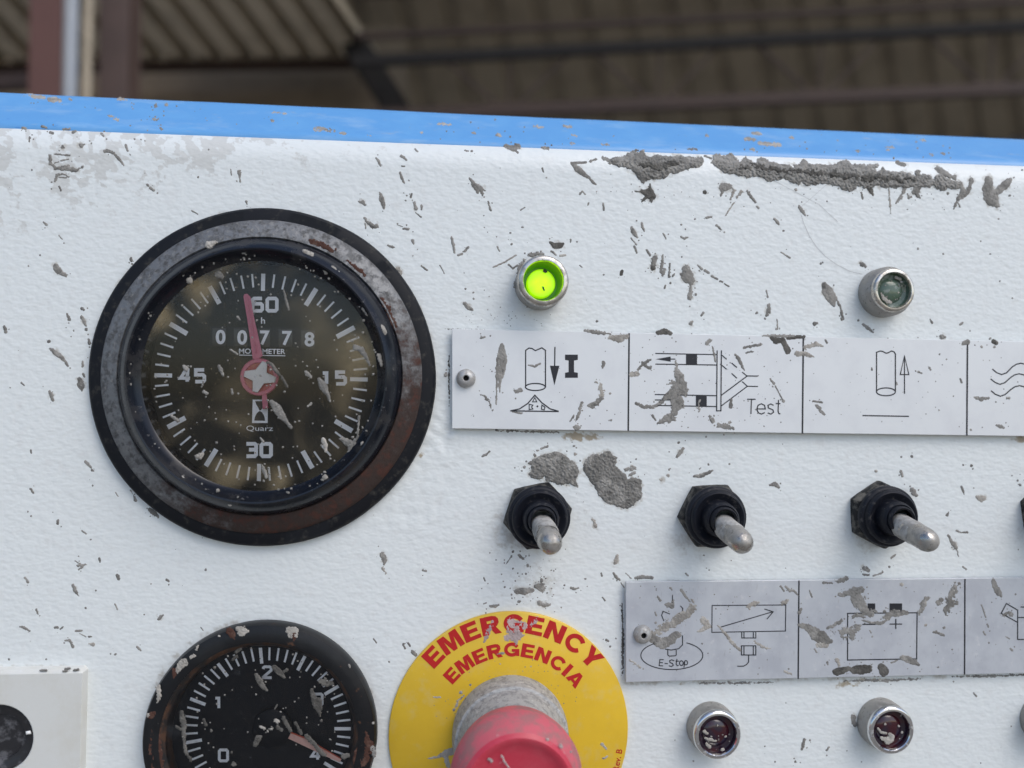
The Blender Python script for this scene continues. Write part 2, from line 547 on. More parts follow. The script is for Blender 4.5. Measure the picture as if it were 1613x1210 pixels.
def lathe_vf(c, prof, seg=96, wob=0., seed=0):
    """turned shape about the panel normal; prof = [(radius m, height m)], c = world centre on the panel"""
    V = []; Fs = []
    a = np.arange(seg) * 2 * PI / seg
    for j, (r, h) in enumerate(prof):
        rr = r * (1 + wob * vnoise(np.cos(a) * 3 + 5, np.sin(a) * 3 + j * .2, seed)) if r > 0 else np.zeros(seg)
        for k in range(seg):
            V.append((c[0] + rr[k] * math.cos(a[k]), c[1] - h, c[2] + rr[k] * math.sin(a[k])))
    for j in range(len(prof) - 1):
        for k in range(seg):
            k2 = (k + 1) % seg
            Fs.append((j * seg + k, (j + 1) * seg + k, (j + 1) * seg + k2, j * seg + k2))
    return V, Fs


def lathe(name, c, prof, mat, parent, seg=96, wob=0., seed=0, local=False, sh=40):
    prof = list(prof)
    V, Fs = lathe_vf(c, prof, seg, wob, seed)
    o = mesh(name, V, Fs, mat, parent, local=local)
    bm = bmesh.new(); bm.from_mesh(o.data)
    bmesh.ops.remove_doubles(bm, verts=bm.verts, dist=1e-7)
    bm.to_mesh(o.data); bm.free()
    return sharp(o, sh)


def ribbon(pts, w, h, closed=False, tohw=P):
    """flat mitred line of width w px along photo-pixel points, at height h"""
    p = np.array(pts, float)
    if closed and np.allclose(p[0], p[-1]): p = p[:-1]
    n = len(p)
    L = []; R = []
    for i in range(n):
        a = p[i] - p[i - 1] if (closed or i > 0) else p[1] - p[0]
        b = p[(i + 1) % n] - p[i] if (closed or i < n - 1) else p[-1] - p[-2]
        a = a / (np.linalg.norm(a) + 1e-9); b = b / (np.linalg.norm(b) + 1e-9)
        na = np.array([-a[1], a[0]]); nb = np.array([-b[1], b[0]])
        mt = na + nb; mt /= (np.linalg.norm(mt) + 1e-9)
        k = min(1.9, 1 / max(.3, float(mt @ na)))
        L.append(p[i] + mt * k * w / 2); R.append(p[i] - mt * k * w / 2)
    V2 = np.array(L + R)
    Fs = []
    for i in range(n if closed else n - 1):
        j = (i + 1) % n
        Fs.append((i, j, n + j, n + i))
    return tohw(V2[:, 0], V2[:, 1], h), Fs


class Ink:
    """flat print: every stroke lies a hair above the one before it"""
    def __init__(self, h, w=2.4, f=None): self.a = Acc(); self.h = h; self.w = w; self.f = f or (lambda x, y: (x, y)); self.k = 0
    def up(self): self.k += 1; return self.h + (self.k % 12) * 4e-6
    def line(self, pts, w=None, closed=False):
        q = [self.f(*p) for p in pts]
        V, Fs = ribbon(q, w or self.w, self.up(), closed); self.a.add(V, Fs); return self
    def poly(self, pts):
        q = np.array([self.f(*p) for p in pts]); V = P(q[:, 0], q[:, 1], self.up())
        self.a.add(V, [list(range(len(q)))]); return self
    def ell(self, cx, cy, rx, ry, a0=0, a1=360, w=None, n=36):
        full = abs(a1 - a0) >= 360
        t = [math.radians(a0 + (a1 - a0) * i / n) for i in range(n + (0 if full else 1))]
        return self.line([(cx + rx * math.cos(v), cy + ry * math.sin(v)) for v in t], w, closed=full)
    def disc(self, cx, cy, r, n=14):
        return self.poly([(cx + r * math.cos(2 * PI * i / n), cy + r * math.sin(2 * PI * i / n)) for i in range(n)])
    def build(self, name, mat, parent): return self.a.build(name, mat, parent, smooth=False)


def text2d(s, bold=0.):
    cu = bpy.data.curves.new("lettering", 'FONT'); cu.body = s; cu.size = 1; cu.offset = bold; cu.resolution_u = 5
    o = bpy.data.objects.new("lettering", cu); COL.objects.link(o)
    dg = bpy.context.evaluated_depsgraph_get()
    me = bpy.data.meshes.new_from_object(o.evaluated_get(dg))
    V = np.array([v.co[:2] for v in me.vertices]); Fs = [list(p.vertices) for p in me.polygons]
    bpy.data.objects.remove(o); bpy.data.meshes.remove(me); bpy.data.curves.remove(cu)
    return V, Fs


def put_text(acc, s, cx, cy, height, width=None, rot=0., h=0., bold=0., slant=0.):
    """centre the writing on photo pixel cx,cy; height = height of its box in px; rot in degrees, clockwise in the picture"""
    V, Fs = text2d(s, bold)
    lo, hi = V.min(0), V.max(0)
    V = V - (lo + hi) / 2
    sy = height / (hi - lo)[1]; sx_ = sy if width is None else width / (hi - lo)[0]
    x = V[:, 0] * sx_ + slant * V[:, 1] * sy; y = -V[:, 1] * sy
    c, s_ = math.cos(math.radians(rot)), math.sin(math.radians(rot))
    acc.add(P(cx + x * c - y * s_, cy + x * s_ + y * c, h), Fs)


# ------------------------------------------------------------------ dried cement splashes
def field_mesh(strokes, amp, base, seed, step=1.0, rise=.22, cap=4.0, ns=None, holes=0., at=P, grain=.30):
    mw = max(w for st in strokes for (_, _, w) in st)
    xs = [q[0] for st in strokes for q in st]; ys = [q[1] for st in strokes for q in st]
    pad = mw + amp * 1.6 + 2
    X = np.arange(min(xs) - pad, max(xs) + pad + step, step); Y = np.arange(min(ys) - pad, max(ys) + pad + step, step)
    gx, gy = np.meshgrid(X, Y)
    ns = ns or max(2.2, mw * .8)
    wx = gx + amp * .8 * fbm(gx / ns / 1.3, gy / ns / 1.3, seed + 40); wy = gy + amp * .8 * fbm(gx / ns / 1.3, gy / ns / 1.3, seed + 80)
    f = np.full(gx.shape, -99.)
    for st in strokes:
        segs = [(st[0], st[0])] if len(st) == 1 else list(zip(st[:-1], st[1:]))
        for (x0, y0, w0), (x1, y1, w1) in segs:
            dx, dy = x1 - x0, y1 - y0; l2 = dx * dx + dy * dy + 1e-9
            t = np.clip(((wx - x0) * dx + (wy - y0) * dy) / l2, 0, 1)
            f = np.maximum(f, w0 + (w1 - w0) * t - np.hypot(wx - x0 - t * dx, wy - y0 - t * dy))
    f = f + amp * .85 * fbm(gx / ns, gy / ns, seed, 4) + .35 * min(amp, 3) * fbm(gx / 3.1, gy / 3.1, seed + 3, 3)
    if holes: f = f - holes * np.clip(fbm(gx / 2.6, gy / 2.6, seed + 9, 3) * 2.2 + .25, 0, 1) * mw * .55
    hh = np.where(f > 0, cap * rise * (1 - np.exp(-np.maximum(f, 0) / 1.3)) + .05 * np.minimum(f, 12) * (rise > .2), f * .9)
    hh = hh + np.where(f > .6, grain * fbm(gx / 2.3, gy / 2.3, seed + 5, 3) * np.minimum(f, 3), 0)
    hh = np.clip(hh, -1.2, 9)
    ins = f > 0
    cell = ins[:-1, :-1] | ins[1:, :-1] | ins[:-1, 1:] | ins[1:, 1:]
    if not cell.any(): return None
    ny, nx = gx.shape
    idx = -np.ones((ny, nx), int); used = np.zeros((ny, nx), bool)
    used[:-1, :-1] |= cell; used[1:, :-1] |= cell; used[:-1, 1:] |= cell; used[1:, 1:] |= cell
    idx[used] = np.arange(used.sum())
    V = at(gx[used], gy[used], base + hh[used] * S)
    jj, ii = np.nonzero(cell)
    Fs = np.stack([idx[jj, ii], idx[jj + 1, ii], idx[jj + 1, ii + 1], idx[jj, ii + 1]], 1)
    return V, Fs.tolist()


def splats(parent, items, base, specks_name="cement_specks", extra=None, at=P, name="cement_splash", rise=.22, grain=.30, sat=True):
    """items: (strokes, kind, amp, holes).  the larger ones become parts, the tiny ones one joined part"""
    small = {}; satl = []
    for i, it in enumerate(items):
        st, kind, amp, hol = it
        if sat and kind in 'md':
            mw_ = max(w for q in st for (_, _, w) in q)
            if mw_ > 1.9:
                for q in st:
                    for _ in range(int(RNG.integers(1, 4 if mw_ < 5 else 7))):
                        e = q[int(RNG.integers(0, len(q)))]; a_ = RNG.uniform(0, 2 * PI); d_ = e[2] + abs(RNG.normal(2.5, 3.5)) + .8
                        satl.append((float(e[0] + d_ * math.cos(a_)), float(e[1] + d_ * 1.3 * math.sin(a_)), float(RNG.choice([.5, .7, .95, 1.3])), .7))
        mw = max(w for s in st for (_, _, w) in s)
        ext = max(max(q[0] for s in st for q in s) - min(q[0] for s in st for q in s), max(q[1] for s in st for q in s) - min(q[1] for s in st for q in s)) + 2 * mw
        r = field_mesh(st, amp, base, 100 + i * 7 + len(items), .8 if ext < 30 else 1.1, holes=hol, at=at, rise=rise, grain=grain)
        if r is None: continue
        mat = {'m': MUD, 'd': MUD_D, 'l': MUD_L, 's': SCUFF, 'r': RUST}[kind]
        if ext >= 10:
            mesh(name if kind != 'r' else 'rust_patch', r[0], r[1], mat, parent)
        else:
            small.setdefault(kind, Acc()).add(*r)
    for x in list(extra or []) + satl:
        r = field_mesh([[x[:3]]], x[3] if len(x) > 3 else .6, base, int(x[0] * 13 + x[1]) % 9999, .9, at=at)
        if r: small.setdefault('m', Acc()).add(*r)
    for k, a in small.items():
        a.build(specks_name, {'m': MUD, 'd': MUD_D, 'l': MUD_L, 's': SCUFF, 'r': RUST}[k], parent, stuff=True)


def L(*pts): return [list(pts)]
def st(x0, y0, w0, *rest, k='m', a=None, ho=0.):
    pts = [(x0, y0, w0)] + [tuple(rest[i:i + 3]) for i in range(0, len(rest), 3)]
    mw = max(p[2] for p in pts)
    return ([pts], k, a if a is not None else .45 + .28 * mw, ho)


# ------------------------------------------------------------------ the panel sheet
def top_y(x): return 202 + 60 / 1613.0 * x          # lower rim of the blue cover in the photo
def blue_y(x): return 146 + 74 / 1613.0 * x

xs = np.concatenate([[-620, -400, -250, -150, -90], np.arange(-48, 1664, 3.2), [1700, 1780, 1900, 2050, 2250]])
rows_flat = np.concatenate([np.arange(0, 1, 1 / 300.0), [1.0, 1.06, 1.15, 1.4, 1.9, 2.6]])
GX = []; GY = []; GH = []
pan_rows = []
for t in np.linspace(0, 1, 13)[:-1]:                 # the rolled top edge
    yt = top_y(xs)
    A = Q(xs, yt, .0024); B = P(xs, yt + 13, 0.); Cc = P(xs, yt + 38, 0.)
    pan_rows.append((1 - t) ** 2 * A + 2 * t * (1 - t) * B + t * t * Cc)
    GX.append(xs); GY.append(yt + 26 * t + 12 * t * t)
for v in rows_flat:
    yy = (top_y(xs) + 38) * (1 - v) + 1250 * v if v <= 1 else 1250 + (v - 1) * 3000 + 0 * xs
    bul = np.clip(1 - np.hypot((xs - 690) / 85, (yy - 690) / 105), 0, 1) * (vnoise(xs / 13, yy / 13, 3) * .6 + vnoise(xs / 6.5, yy / 6.5, 4) * .35)
    bul += np.clip(1 - np.hypot((xs - 640) / 110, (yy - 800) / 80), 0, 1) * vnoise(xs / 10, yy / 10, 5) * .4
    pan_rows.append(P(xs, yy, bul * .00030)); GX.append(xs); GY.append(yy)
V = np.concatenate(pan_rows); gx = np.concatenate(GX); gy = np.concatenate(GY)
nc = len(xs); nr = len(pan_rows)
ii, jj = np.meshgrid(np.arange(nc - 1), np.arange(nr - 1))
a = (jj * nc + ii).ravel()
FS = np.stack([a, a + nc, a + nc + 1, a + 1], 1)
panel = mesh("control_panel", V, FS.tolist(), PANEL)
tag(panel, "white textured steel control panel spattered with grey dried cement", "control panel")
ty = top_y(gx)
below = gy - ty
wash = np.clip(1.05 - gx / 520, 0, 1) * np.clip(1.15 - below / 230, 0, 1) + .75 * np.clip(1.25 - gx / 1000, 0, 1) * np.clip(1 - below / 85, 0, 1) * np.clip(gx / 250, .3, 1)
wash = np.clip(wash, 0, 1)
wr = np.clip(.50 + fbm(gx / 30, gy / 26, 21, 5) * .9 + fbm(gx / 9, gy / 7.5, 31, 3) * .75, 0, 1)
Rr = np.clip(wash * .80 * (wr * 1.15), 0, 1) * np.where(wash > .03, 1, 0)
Gg = np.zeros_like(gx)
for (bx, by, br, am) in ((818, 835, 78, .62), (1085, 850, 70, .40), (1358, 850, 66, .38), (845, 910, 70, .50), (930, 820, 60, .30), (1620, 850, 60, .4), (1115, 1150, 58, .42), (1382, 1150, 58, .38), (846, 468, 58, .34), (1386, 475, 58, .32), (800, 955, 70, .35)):
    Gg = np.maximum(Gg, am * np.clip(1.25 - np.hypot(gx - bx, gy - by) / br, 0, 1))
rg = np.hypot(gx - 411, (gy - 1160) * 1.02)
Gg = np.maximum(Gg, np.clip(1 - np.abs(rg - 186) / 16, 0, 1) * .55 * (gy < 1100))
rg = np.hypot(gx - 413, (gy - 594) * 1.03)
Gg = np.maximum(Gg, np.clip(1 - np.abs(rg - 274) / 8, 0, 1) * .45)
pl = (gx > 975) & (gx < 1640)
Gg = np.maximum(Gg, np.where(pl, np.clip(1 - np.abs(gy - (918 - .009 * (gx - 986))) / 9, 0, 1) * .55, 0))
Gg = np.maximum(Gg, np.where(pl, np.clip(1 - np.abs(gy - (1076 - .022 * (gx - 986))) / 12, 0, 1) * .6, 0))
Gg = np.maximum(Gg, np.where(gx < 140, np.clip(1 - np.abs(gy - 1049) / 7, 0, 1) * .55, 0))
Gg = np.clip(Gg * (.75 + .9 * fbm(gx / 11, gy / 11, 51, 4)), 0, 1)
Bb = np.zeros_like(gx)
for (bx, by, rx, ry, am) in ((915, 688, 42, 11, 1.), (862, 680, 40, 5, .7), (1335, 1078, 34, 14, .75), (1608, 692, 30, 9, .9), (1380, 1071, 70, 6, .7), (663, 717, 8, 8, .9), (1075, 1078, 12, 6, .8), (1150, 1077, 9, 6, .8)):
    Bb = np.maximum(Bb, am * np.clip(1.15 - np.hypot((gx - bx) / rx, (gy - by) / ry), 0, 1))
Bb = np.clip(Bb * (.95 + 1.1 * fbm(gx / 8, gy / 6, 61, 4)), 0, 1)
att = panel.data.color_attributes.new("dirt", 'FLOAT_COLOR', 'POINT')
buf = np.ones((len(V), 4), np.float32); buf[:, 0] = Rr; buf[:, 1] = Gg; buf[:, 2] = Bb
att.data.foreach_set("color", buf.ravel())

# cabinet behind the sheet, down to the ground
acc = Acc(); lx, rx = V[:, 0].min(), V[:, 0].max()
box(acc, (lx + .002, .012, -1.5), (rx - .002, .35, .06)); acc.build("cabinet_body", GREY, panel, smooth=False)

# ------------------------------------------------------------------ blue cover above the panel
bx = np.linspace(-640, 2260, 240)
rowsb = []
BL0, BL1 = .0032, .0032 + .019
rowsb.append(Q(bx, top_y(bx) + 18, np.full_like(bx, .0050)))
for (f_a, yd) in ((-.02, 0), (.25, 0), (.5, 0), (.75, 0), (.93, 0), (1.0, 0)):
    yy = top_y(bx) * (1 - f_a) + blue_y(bx) * f_a
    dep = BL0 + (BL1 - BL0) * f_a
    p = Q(bx, yy, np.full_like(bx, dep)); p[:, 1] += .00025 * fbm(bx / 120, bx * 0 + f_a, 3)
    rowsb.append(p)
for (dy, dz) in ((.0012, .0002), (.0028, -.0003), (.006, -.002), (.02, -.009), (.3, -.05)):
    p = rowsb[6].copy(); p[:, 1] += dy; p[:, 2] += dz; rowsb.append(p)
Vb = np.concatenate(rowsb); n = len(bx)
FB = [(j * n + i, j * n + i + 1, (j + 1) * n + i + 1, (j + 1) * n + i) for j in range(len(rowsb) - 1) for i in range(n - 1)]
cover = mesh("machine_cover", Vb, FB, BLUE)
tag(cover, "bright blue painted cover edge above the white panel, flecked with cement", "machine cover")


def on_blue(px, py, h):
    px = np.asarray(px, float); py = np.asarray(py, float)
    f = (py - top_y(px)) / (blue_y(px) - top_y(px))
    dep = BL0 + (BL1 - BL0) * f
    return Q(px, py, dep - (np.asarray(h) * 1.3 + .00002))


bl = []
for (x, y, w, l, kd) in ((50, 152, 5, 30, 'l'), (85, 157, 6, 14, 'l'), (52, 163, 4, 8, 'm'), (8, 173, 4, 10, 'l'), (52, 181, 4, 10, 'l'), (38, 188, 3, 12, 'l'), (83, 186, 3, 3, 'l'), (107, 190, 2.5, 3, 'l'),
                         (173, 183, 3, 8, 'l'), (183, 188, 2.5, 5, 'l'), (244, 188, 3, 4, 'm'), (245, 167, 2.5, 3, 'm'), (254, 203, 3, 4, 'm'), (192, 156, 2.2, 10, 'l'), (110, 156, 2, 4, 'l'), (262, 165, 2, 3, 'l'), (330, 169, 2.5, 6, 'l'), (372, 195, 2, 3, 'l'),
                         (505, 203, 7, 14, 'l'), (520, 205, 6, 10, 'm'), (540, 210, 4, 8, 'l'), (429, 190, 4, 3, 'm'), (600, 203, 3, 10, 'm'), (583, 214, 2.5, 7, 'l'), (468, 194, 2, 2, 'l'), (665, 209, 2, 4, 'l'), (746, 210, 2, 3, 'l'), (785, 213, 2, 4, 'l'),
                         (850, 200, 2, 14, 'l'), (895, 199, 3.5, 9, 'l'), (905, 213, 2.5, 5, 'l'), (968, 213, 4, 7, 'm'), (955, 228, 3.5, 10, 'l'), (902, 226, 3, 6, 'l'), (1078, 215, 3, 5, 'l'), (1113, 214, 2.5, 4, 'l'), (1090, 235, 4, 13, 'm'),
                         (1180, 219, 4, 12, 'l'), (1205, 226, 4, 16, 'l'), (1222, 228, 4, 12, 'l'), (1192, 210, 3, 10, 'l'), (1185, 236, 2.5, 5, 'l'), (1247, 217, 2.5, 6, 'l'), (1320, 221, 2, 4, 'l'), (1350, 238, 3, 5, 'm'), (1398, 236, 2.5, 4, 'l'),
                         (1455, 221, 3.5, 6, 'l'), (1467, 244, 2.5, 4, 'l'), (1485, 242, 3, 5, 'm'), (1550, 229, 2.5, 6, 'l'), (1573, 243, 2.5, 4, 'l'), (1402, 232, 2, 12, 'l'), (640, 200, 2, 10, 'l'), (700, 196, 2, 16, 'l'), (440, 178, 2, 18, 'l'), (1010, 209, 2, 12, 'l')):
    l *= 1.25; bl.append(([[(x - l / 2, y - .5, w * .5), (x, y, w * .85), (x + l / 2, y + 1.0, w * .5)]], kd, 2.2, .45))
splats(cover, bl, 0., at=on_blue, rise=.12,
       extra=[(float(x), float(top_y(x) + (blue_y(x) - top_y(x)) * RNG.uniform(.08, .95)), float(RNG.uniform(.4, 1.1)), .7) for x in RNG.uniform(0, 1613, 130)])

# ------------------------------------------------------------------ cement on the panel
def on_panel(px, py, h):
    px = np.asarray(px, float); py = np.asarray(py, float)
    dy = np.clip(py - top_y(px), 0, 38)
    t = (-26 + np.sqrt(676 + 48 * dy)) / 24
    return Q(px, py, np.where(dy < 38, (1 - t) ** 2 * .0024, 0.) - np.asarray(h))


A_ = []
# upper left scuff
A_ += [([[(78, 246, 2.5), (80, 256, 3.2), (86, 264, 3), (99, 266, 3.5), (112, 266, 3)], [(99, 264, 4.5), (108, 266, 5), (119, 269, 3.5)], [(119, 269, 2), (128, 265, 1.4), (135, 259, 1.2)]], 'm', 2.6, .5)]
A_ += [st(87, 243, 1.5, 98, 244, 1.2, 110, 245, 1.5), st(87, 285, 2, 90, 276, 2.5, 100, 274, 1.2, 109, 279, 1.2, a=1.6), st(92, 279, 1, 104, 280, 1.2), st(93, 294, 1.6, 96, 300, 1.8), st(86, 257, 1.2, 92, 255, 1.), st(96, 253, 1.4, 108, 251, 1.2),
       st(99, 232, 3.2, a=1.8), st(93, 237, 1.6), st(128, 229, 4, 132, 227, 1.5, a=1.8, ho=.4), st(36, 202, 2, 40, 203, 2), st(47, 217, 2, 46, 223, 1.2), st(79, 209, 2.4, 84, 210, 1.8), st(66, 199, 1.5, 72, 201, 1.6), st(100, 204, 1.5, 110, 203, 1.2), st(115, 209, 2.4, 119, 207, 2), st(160, 211, 2.4, 163, 214, 2), st(168, 219, 1.5),
       st(198, 229, 2.3, 201, 237, 2.2), st(165, 238, 3, 173, 238, 2.8, 180, 242, 2, 186, 249, 2.8, 195, 260, 1.3), st(232, 291, 1.8, 234, 293, 1.2), st(237, 296, 2.3, 242, 300, 2.4), st(248, 304, 1.5), st(363.5, 267, 1, 364.5, 276, 1), st(376.5, 270, 3, 377.5, 277, 2.3, 378.5, 286, 1.3), st(373, 285, 1.5, k='l'),
       st(312, 279, 1.6), st(388, 317, 2, 389, 322, 1), st(302, 332, 1.1, 311, 337, 1), st(69, 350, 1.5, 73, 354, 2.2), st(93, 371, 1.2, 98, 377, 1), st(101, 383, 1.3), st(63, 402, 1.6), st(45, 419, 1.4), st(50, 268, 1.6), st(212, 219, 1.5), st(222, 220, 1.4), st(228, 222, 1.3), st(141, 222, 1.4), st(144, 226, 1.5), st(206, 407, 2.3, 206.5, 411, 2), st(208, 416, 1.5), st(207, 232, 1.2), st(329, 236, 1.5),
       st(88, 420, 4.5, 93, 428, 5, 98, 432, 2.5, a=2), st(97, 430, 3.5, 104, 434, 3, a=2)]
# left
A_ += [st(7, 515, 2.5, 9, 523, 3, k='m'), st(106, 495, 2, 109, 503, 3), st(129, 486, 2.6, 132, 488, 2), st(129, 500, 3, 133, 507, 3.4, 135, 513, 2), st(136, 519, 3), st(140, 535, 1.8, 141, 541, 2.4), st(141, 547, 1.5), st(130, 570, 1.8, 130.5, 577, 2.2), st(131, 589, 1.8, 132.5, 594, 1.5), st(126, 599, 4.5, 128, 607, 6, 129, 615, 2, a=1.8), st(77, 538, 3),
       st(80, 550, 3, 88, 556, 4.2, 96, 562, 4, 103, 570, 2.6, 107, 576, 1.6), st(110.5, 580, 1.7), st(78, 616, 2.2, 80, 622, 3.4, 83, 630, 2.8), st(34, 603, 1.5, 38, 607, 1.2), st(16, 611, 1.2), st(104, 516, 1.2), st(116, 521, 1.5), st(112, 530, 1.2),
       st(134, 727, 2.2, 138, 731, 2.8, 143, 736, 1.8), st(145, 741, 2, 147, 742, 1.4), st(48.5, 709, 1.4, 49, 714, 1.3), st(48, 770, 2, 52, 776, 1.8), st(44, 806, 1.4), st(49, 813, 1.4), st(91, 820, 2.2, 91, 825, 2), st(129, 836, 1.5, 136, 841, 1.3), st(143, 850, 1.6), st(146, 765, 1.4), st(182, 776, .9, 186, 782, .9), st(206, 773, 1.2, 210, 780, 1, 213, 788, 3), st(236, 803, 3.4, 242, 808, 4.4, 249, 814, 2.2)]
A_ += [([[(119, 884, 1.3), (126, 888, 1.5)], [(122, 891, 2), (130, 891, 2), (138, 889, 1.2)], [(124, 897, 1.4), (130, 893, 1.6)]], 'm', 1.8, .4)]
# lower left
A_ += [st(39, 910, 1.8, 44, 917, 2), st(57, 960, 2, 60, 967, 1.5), st(31, 987, 1.6, 38, 989, 2.2, 47, 994, 1.4), st(87, 988, 2.4, 91, 988, 2), st(95, 991, 1.4, 99, 988, 1.4), st(119, 994, 1.8, 129, 993.5, 1.8), st(125, 998, .9, 135, 1003, .9), st(140, 1003, 1.8, 144, 1003, 1.4), st(103, 1009, 1.6, 110, 1009, 2.4, 112, 1014, 1.6, 115, 1019, 2.2), st(140, 1014, 1.3, 147, 1016, 3, k='l'), st(216, 1019, 2.2, 221, 1024, 1.8),
       st(250, 975, 2.4, 253, 972, 3.2, 256, 969.5, 2), st(181, 952, 1.3, 185, 960, 1.3), st(115, 922, 2.4, 118, 929, 3.3, 121, 935, 2.4, 124, 940, .8), st(185, 907, 3, 187, 911, 3), st(157, 880, 1.8, 157, 885, 1.2), st(262, 913, 1.9, 266, 916, 1.4), st(266, 921, 1.6), st(324, 898, 2.1), st(316, 988, .9, 320, 993, .9), st(151, 930, 1.6), st(135, 958, 1.8), st(238, 920, 1.6), st(14, 1039, 2, k='m'), st(73, 1039, 1.7), st(174, 1030, 1.2), st(182, 1031, 2, k='m'), st(227, 968, 1.5)]
# centre top
A_ += [st(654, 235, 1.5, 658, 239, 1.5), ([[(797, 230, 3), (806, 234, 4), (816, 231, 4)], [(806, 234, 3), (816, 240, 2)]], 'm', 1.6, 0), st(855, 233, 2, 863, 234.5, 2.4), st(732, 237, 1.4, 738, 238, 1.6), st(743, 238, 2), st(593, 249, 1.8, 597, 256, 2.4, 600, 262, 1.2), st(632, 246, 2.6, 637, 249, 2.2, 640, 252, 1.5), st(633, 262, 1.2, 637, 262, 1.2), st(630, 272, 1.8, 633, 280, 2.2, 637, 289, 1),
       ([[(741, 282, 2), (746, 291, 5), (752, 302, 3)], [(746, 291, 5), (757, 297, 5), (764, 300, 2)], [(757, 300, 3), (761, 307, 2)]], 'm', 2.2, .4), st(854, 265, 1.2, 856, 271, 1.2), st(861, 280, 1.4), ([[(902, 258, 2.6), (910, 266, 5.5), (918, 272, 4.5), (926, 279, 2.4), (938, 290, 1.8)], [(900, 257, 1.8), (922, 256, 2.2)]], 'm', 1.6, 0),
       ([[(929, 255, 1.8), (940, 251, 2.4)], [(948, 249, 3), (962, 255, 4)]], 'm', 2.2, .4), st(598, 303, 1.5, 601, 313, 4.2, 604, 322, 3.4, 605, 328, 1.8), st(564, 318, 1, 571, 318, 3.6, 575, 323, 2), st(574, 343, 1.6, 580, 351, 3.2, 588, 357, 3.8, 594, 356, 3.2), st(575, 352, 1, 576, 360, 1.2), st(648, 306, 2, 647, 311, 1.6), st(636, 304, 1), st(639, 316, 1.5), st(653, 319, 2, 655, 328, 3.2), st(664, 325, 2.7, 664, 331, 1), st(655, 335, 1, 663, 342, 1.2), st(635, 360, 2, 644, 361, 2, a=1.6, ho=.4), st(626, 354, .8, 634, 357, .8),
       st(650, 379, 2.8, 652, 386, 1), st(611, 387, 1.6, 618, 389, 2.2, 621, 390, 1.2), st(711, 374, 2, 714, 385, 2.6, 716, 398, 1.6), st(722, 402, 2, 728, 400, 2), st(738, 389, 1.8, 732, 396, 2), st(769, 318, 1.8, 771, 325, 1.5, 773, 331, 2), st(762, 340, 1.3), st(763, 358, 1.2), st(768, 366, 1.2), st(782, 373, 1.3), st(804, 367, 2), st(806, 385, 2), st(783, 388, 1.2, 787, 396, 1.2), st(823, 358, 1.8),
       st(867, 382, 2, 874, 387, 5, 882, 387, 5, 887, 384, 2, k='d', a=1), st(868, 396, 1.8, 872, 398, 1.8, 876, 402, 1.3), st(882, 403, 1.8, 890, 402, 2, k='l'), st(866, 376, 1.3), st(899, 377, 1.6, 899, 381, 1.3), st(909, 381, 1.4), st(777, 421, 1.3, 793, 414, 1.5, 813, 402, 1.4, k='l'), st(801, 417, 1.6, 808, 423, 1.6, 815, 418, 1.5), st(664, 419, 1.6, 673, 426, 1.4), st(693, 418, .9, 700, 431, .9), st(913, 306, 1.4, 917, 301, 1.6, 922, 306, 1.2, a=1.2), st(927, 320, 1.6, 926, 324, 1), st(950, 320, 1.5, 951, 331, 1.5), st(627, 425, 4.5, 630, 431, 4, k='l', a=1.6), st(732, 478, 3.2, 738, 484, 4, 744, 488, 2), st(746, 461, 1.7), st(746, 471, 1.8), st(733, 455, 1.6), st(763, 457, 1), st(820, 331, 1, 827, 327, 1), st(913, 418, 1, 917, 421, 1)]
